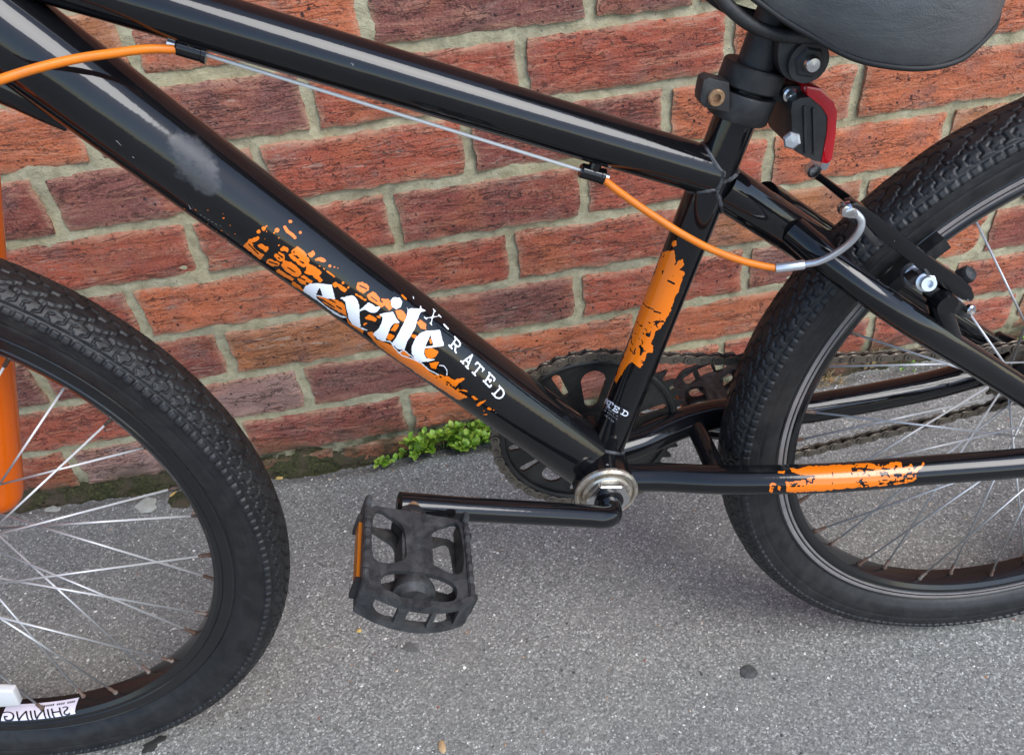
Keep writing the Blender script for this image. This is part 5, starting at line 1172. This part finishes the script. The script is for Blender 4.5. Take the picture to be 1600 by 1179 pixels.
# loose grit lying on the asphalt: real little stones
GRIT = new_mat('mixed_grit', rough=0.8); n = N(GRIT); gi = n.n('ShaderNodeNewGeometry')
n.out(col=n.ramp(gi.outputs['Random Per Island'], [(0.0, (0.10, 0.10, 0.10)), (0.25, (0.36, 0.35, 0.33)), (0.6, (0.60, 0.58, 0.54)), (0.78, (0.72, 0.69, 0.62)), (0.86, (0.40, 0.24, 0.12)), (0.93, (0.22, 0.07, 0.04)), (1.0, (0.5, 0.42, 0.28))]))
NG = 3600; gxs = RNG.uniform(-0.85, 1.05, NG); gys = RNG.uniform(-0.80, -0.03, NG); gys[:900] = -0.016 - np.abs(RNG.normal(0, 0.028, 900)); gzs = ground_z(gxs, gys); g = G()
for i in range(NG):
    s_ = 0.0006 + 0.0017*RNG.random()**3.2; an = RNG.uniform(0, 2*PI); q = Matrix.Rotation(an, 3, 'Z')
    pts_ = [q @ Vector(c_)*s_ for c_ in ((1.3*RNG.uniform(.7, 1.2), 0.1, 0.1), (0.2, 0.8*RNG.uniform(.7, 1.2), 0.0), (-1.1, 0.15, 0.12), (-0.1, -0.9, 0.05), (RNG.uniform(-.3, .3), RNG.uniform(-.3, .3), 0.55))]
    b_ = Vector((gxs[i], gys[i], gzs[i])); g.add([b_+p for p in pts_], [(0, 1, 4), (1, 2, 4), (2, 3, 4), (3, 0, 4)])
go = g.build('grit', GRIT, None, False); tag(go, 'loose grit and chippings scattered over the asphalt', 'grit', None, 'stuff')
# single pieces of litter
def blob(name, label, cat, px, rx, ry, h, mat, seed=0, group=None, rot=0.0, wob=0.25):
    c_ = at(px[0], px[1], z=ZG); 
    if c_[1] > -0.012: c_ = at(px[0], px[1], y=-0.014)
    z = float(ground_z(np.array([c_[0]]), np.array([c_[1]]))[0]); r_ = random.Random(seed); ph = [r_.uniform(0, 6.28) for _ in range(4)]; nb = 28; v = [(0, 0, h)]; f = []
    for ring_ in (0.55, 1.0):
        for k in range(nb):
            a = 2*PI*k/nb; q = 1 + wob*(0.5*math.sin(2*a+ph[0]) + 0.35*math.sin(3*a+ph[1]) + 0.3*math.sin(5*a+ph[2]) + 0.18*math.sin(9*a+ph[3])); x, y = rx*q*ring_*math.cos(a), ry*q*ring_*math.sin(a)
            v.append((x*math.cos(rot)-y*math.sin(rot), x*math.sin(rot)+y*math.cos(rot), h*(0.85 if ring_ < 0.9 else -0.4)))
    f = [(0, 1+k, 1+(k+1) % nb) for k in range(nb)] + [(1+k, 1+nb+k, 1+nb+(k+1) % nb, 1+(k+1) % nb) for k in range(nb)]
    o = link(name, mesh(name, v, f), mat, None); o.location = (c_[0], c_[1], z+0.0016); return tag(o, label, cat, group)
GUM = mat_dusty('trodden_gum', (0.05, 0.05, 0.047), (0.16, 0.158, 0.15), 0.8, 0.8, 160, 0.0006)
LICH = mat_dusty('pale_lichen', (0.36, 0.36, 0.30), (0.55, 0.55, 0.48), 0.8, 0.9, 60)
DMOSS = MOSS; DRY = mat_dusty('dry_leaf', (0.42, 0.27, 0.13), (0.55, 0.42, 0.25), 0.6, 0.7, 90); OCH = new_mat('ochre_leaf', (0.55, 0.36, 0.10), 0.6); RUST = new_mat('rust_leaf', (0.33, 0.10, 0.03), 0.6)
blob('chewing_gum', 'flat dark grey chewing gum spot on the pavement below the rear wheel', 'chewing gum', (1170, 1050), 0.0085, 0.0085, 0.0009, GUM, 3, wob=0.14)
blob('lichen_patch', 'pale lichen patch on the asphalt seen through the front wheel', 'lichen', (236, 801), 0.015, 0.013, 0.0010, LICH, 5)
blob('lichen_patch', 'small greenish lichen spot on the asphalt beside the front spokes', 'lichen', (88, 806), 0.011, 0.007, 0.0010, LICH, 9)
blob('moss_patch', 'dark moss patch on the asphalt against the front rim', 'moss', (285, 790), 0.016, 0.016, 0.0045, MOSS, 11)
blob('moss_patch', 'small dark moss tuft on the asphalt seen between front spokes', 'moss', (205, 770), 0.008, 0.007, 0.006, MOSS, 12)
blob('dead_leaf', 'small tan dead leaf at the bottom edge of the picture', 'leaf', (691, 1167), 0.0035, 0.0075, 0.0012, DRY, 21, rot=0.15, wob=0.12)
blob('dead_leaf', 'yellow dead leaf lying in the moss beside the front tyre', 'leaf', (427, 719), 0.0075, 0.0035, 0.0024, OCH, 22, rot=-0.2, wob=0.2)
blob('dead_leaf', 'rust brown dead leaf beside the rear tyre below the chain', 'leaf', (1302, 576), 0.006, 0.004, 0.003, RUST, 23, rot=0.9, wob=0.3)
blob('dead_leaf', 'ochre scrap of leaf on the asphalt left of the pedal foot', 'leaf', (561, 985), 0.0034, 0.0024, 0.0014, OCH, 24, wob=0.2)
blob('dead_leaf', 'tan sliver of leaf lying near the moss by the front rim', 'leaf', (274, 780), 0.0062, 0.0014, 0.002, OCH, 25, rot=0.75, wob=0.15)
STAIN = new_mat('damp_dirt', (0.028, 0.027, 0.024), 0.7)
blob('dirt_patch', 'dark damp dirt patch on the asphalt touching the bottom of the front tyre', 'dirt', (240, 1163), 0.012, 0.006, 0.0006, STAIN, 31, rot=0.3, wob=0.45)
blob('dirt_patch', 'small dark damp spot on the asphalt below the pedal', 'dirt', (641, 1012), 0.008, 0.006, 0.0004, new_mat('faint_stain', (0.11, 0.108, 0.1), 0.85), 33, wob=0.45)
# dry grass beside the rear tyre
g = G()
for k in range(46):
    u_ = random.random(); c_ = at(1270 + 55*u_, 583 - 8*u_, y=-0.03); z = float(ground_z(np.array([c_[0]]), np.array([-0.03]))[0]); b_ = Vector((c_[0], -0.026+random.uniform(-0.01, 0.012), z)); d_ = Vector((random.uniform(-1, 1)*0.014, random.uniform(-1, 0.4)*0.010, random.uniform(0.1, 1)**2*0.022))
    g.tube(spline([b_, b_+d_*0.5+Vector((0, 0, 0.003)), b_+d_], 3), [0.0005]*6+[0.00015], 4)
for k in range(10):
    u_ = random.random(); c_ = at(1352 + 22*u_, 548, y=-0.01); b_ = Vector((c_[0], -0.008, -0.022)); g.tube(spline([b_, b_+Vector((0.004*(u_-.5), -0.004, 0.025)), b_+Vector((random.uniform(-.02, .02), -0.012, random.uniform(.03, .052)))], 3), [0.0006]*6+[0.0002], 4)
dg_ = g.build('dry_grass', new_mat('straw', (0.42, 0.30, 0.14), 0.8), None); tag(dg_, 'dry straw coloured grass blades at the wall foot by the rear wheel', 'grass', None, 'stuff')
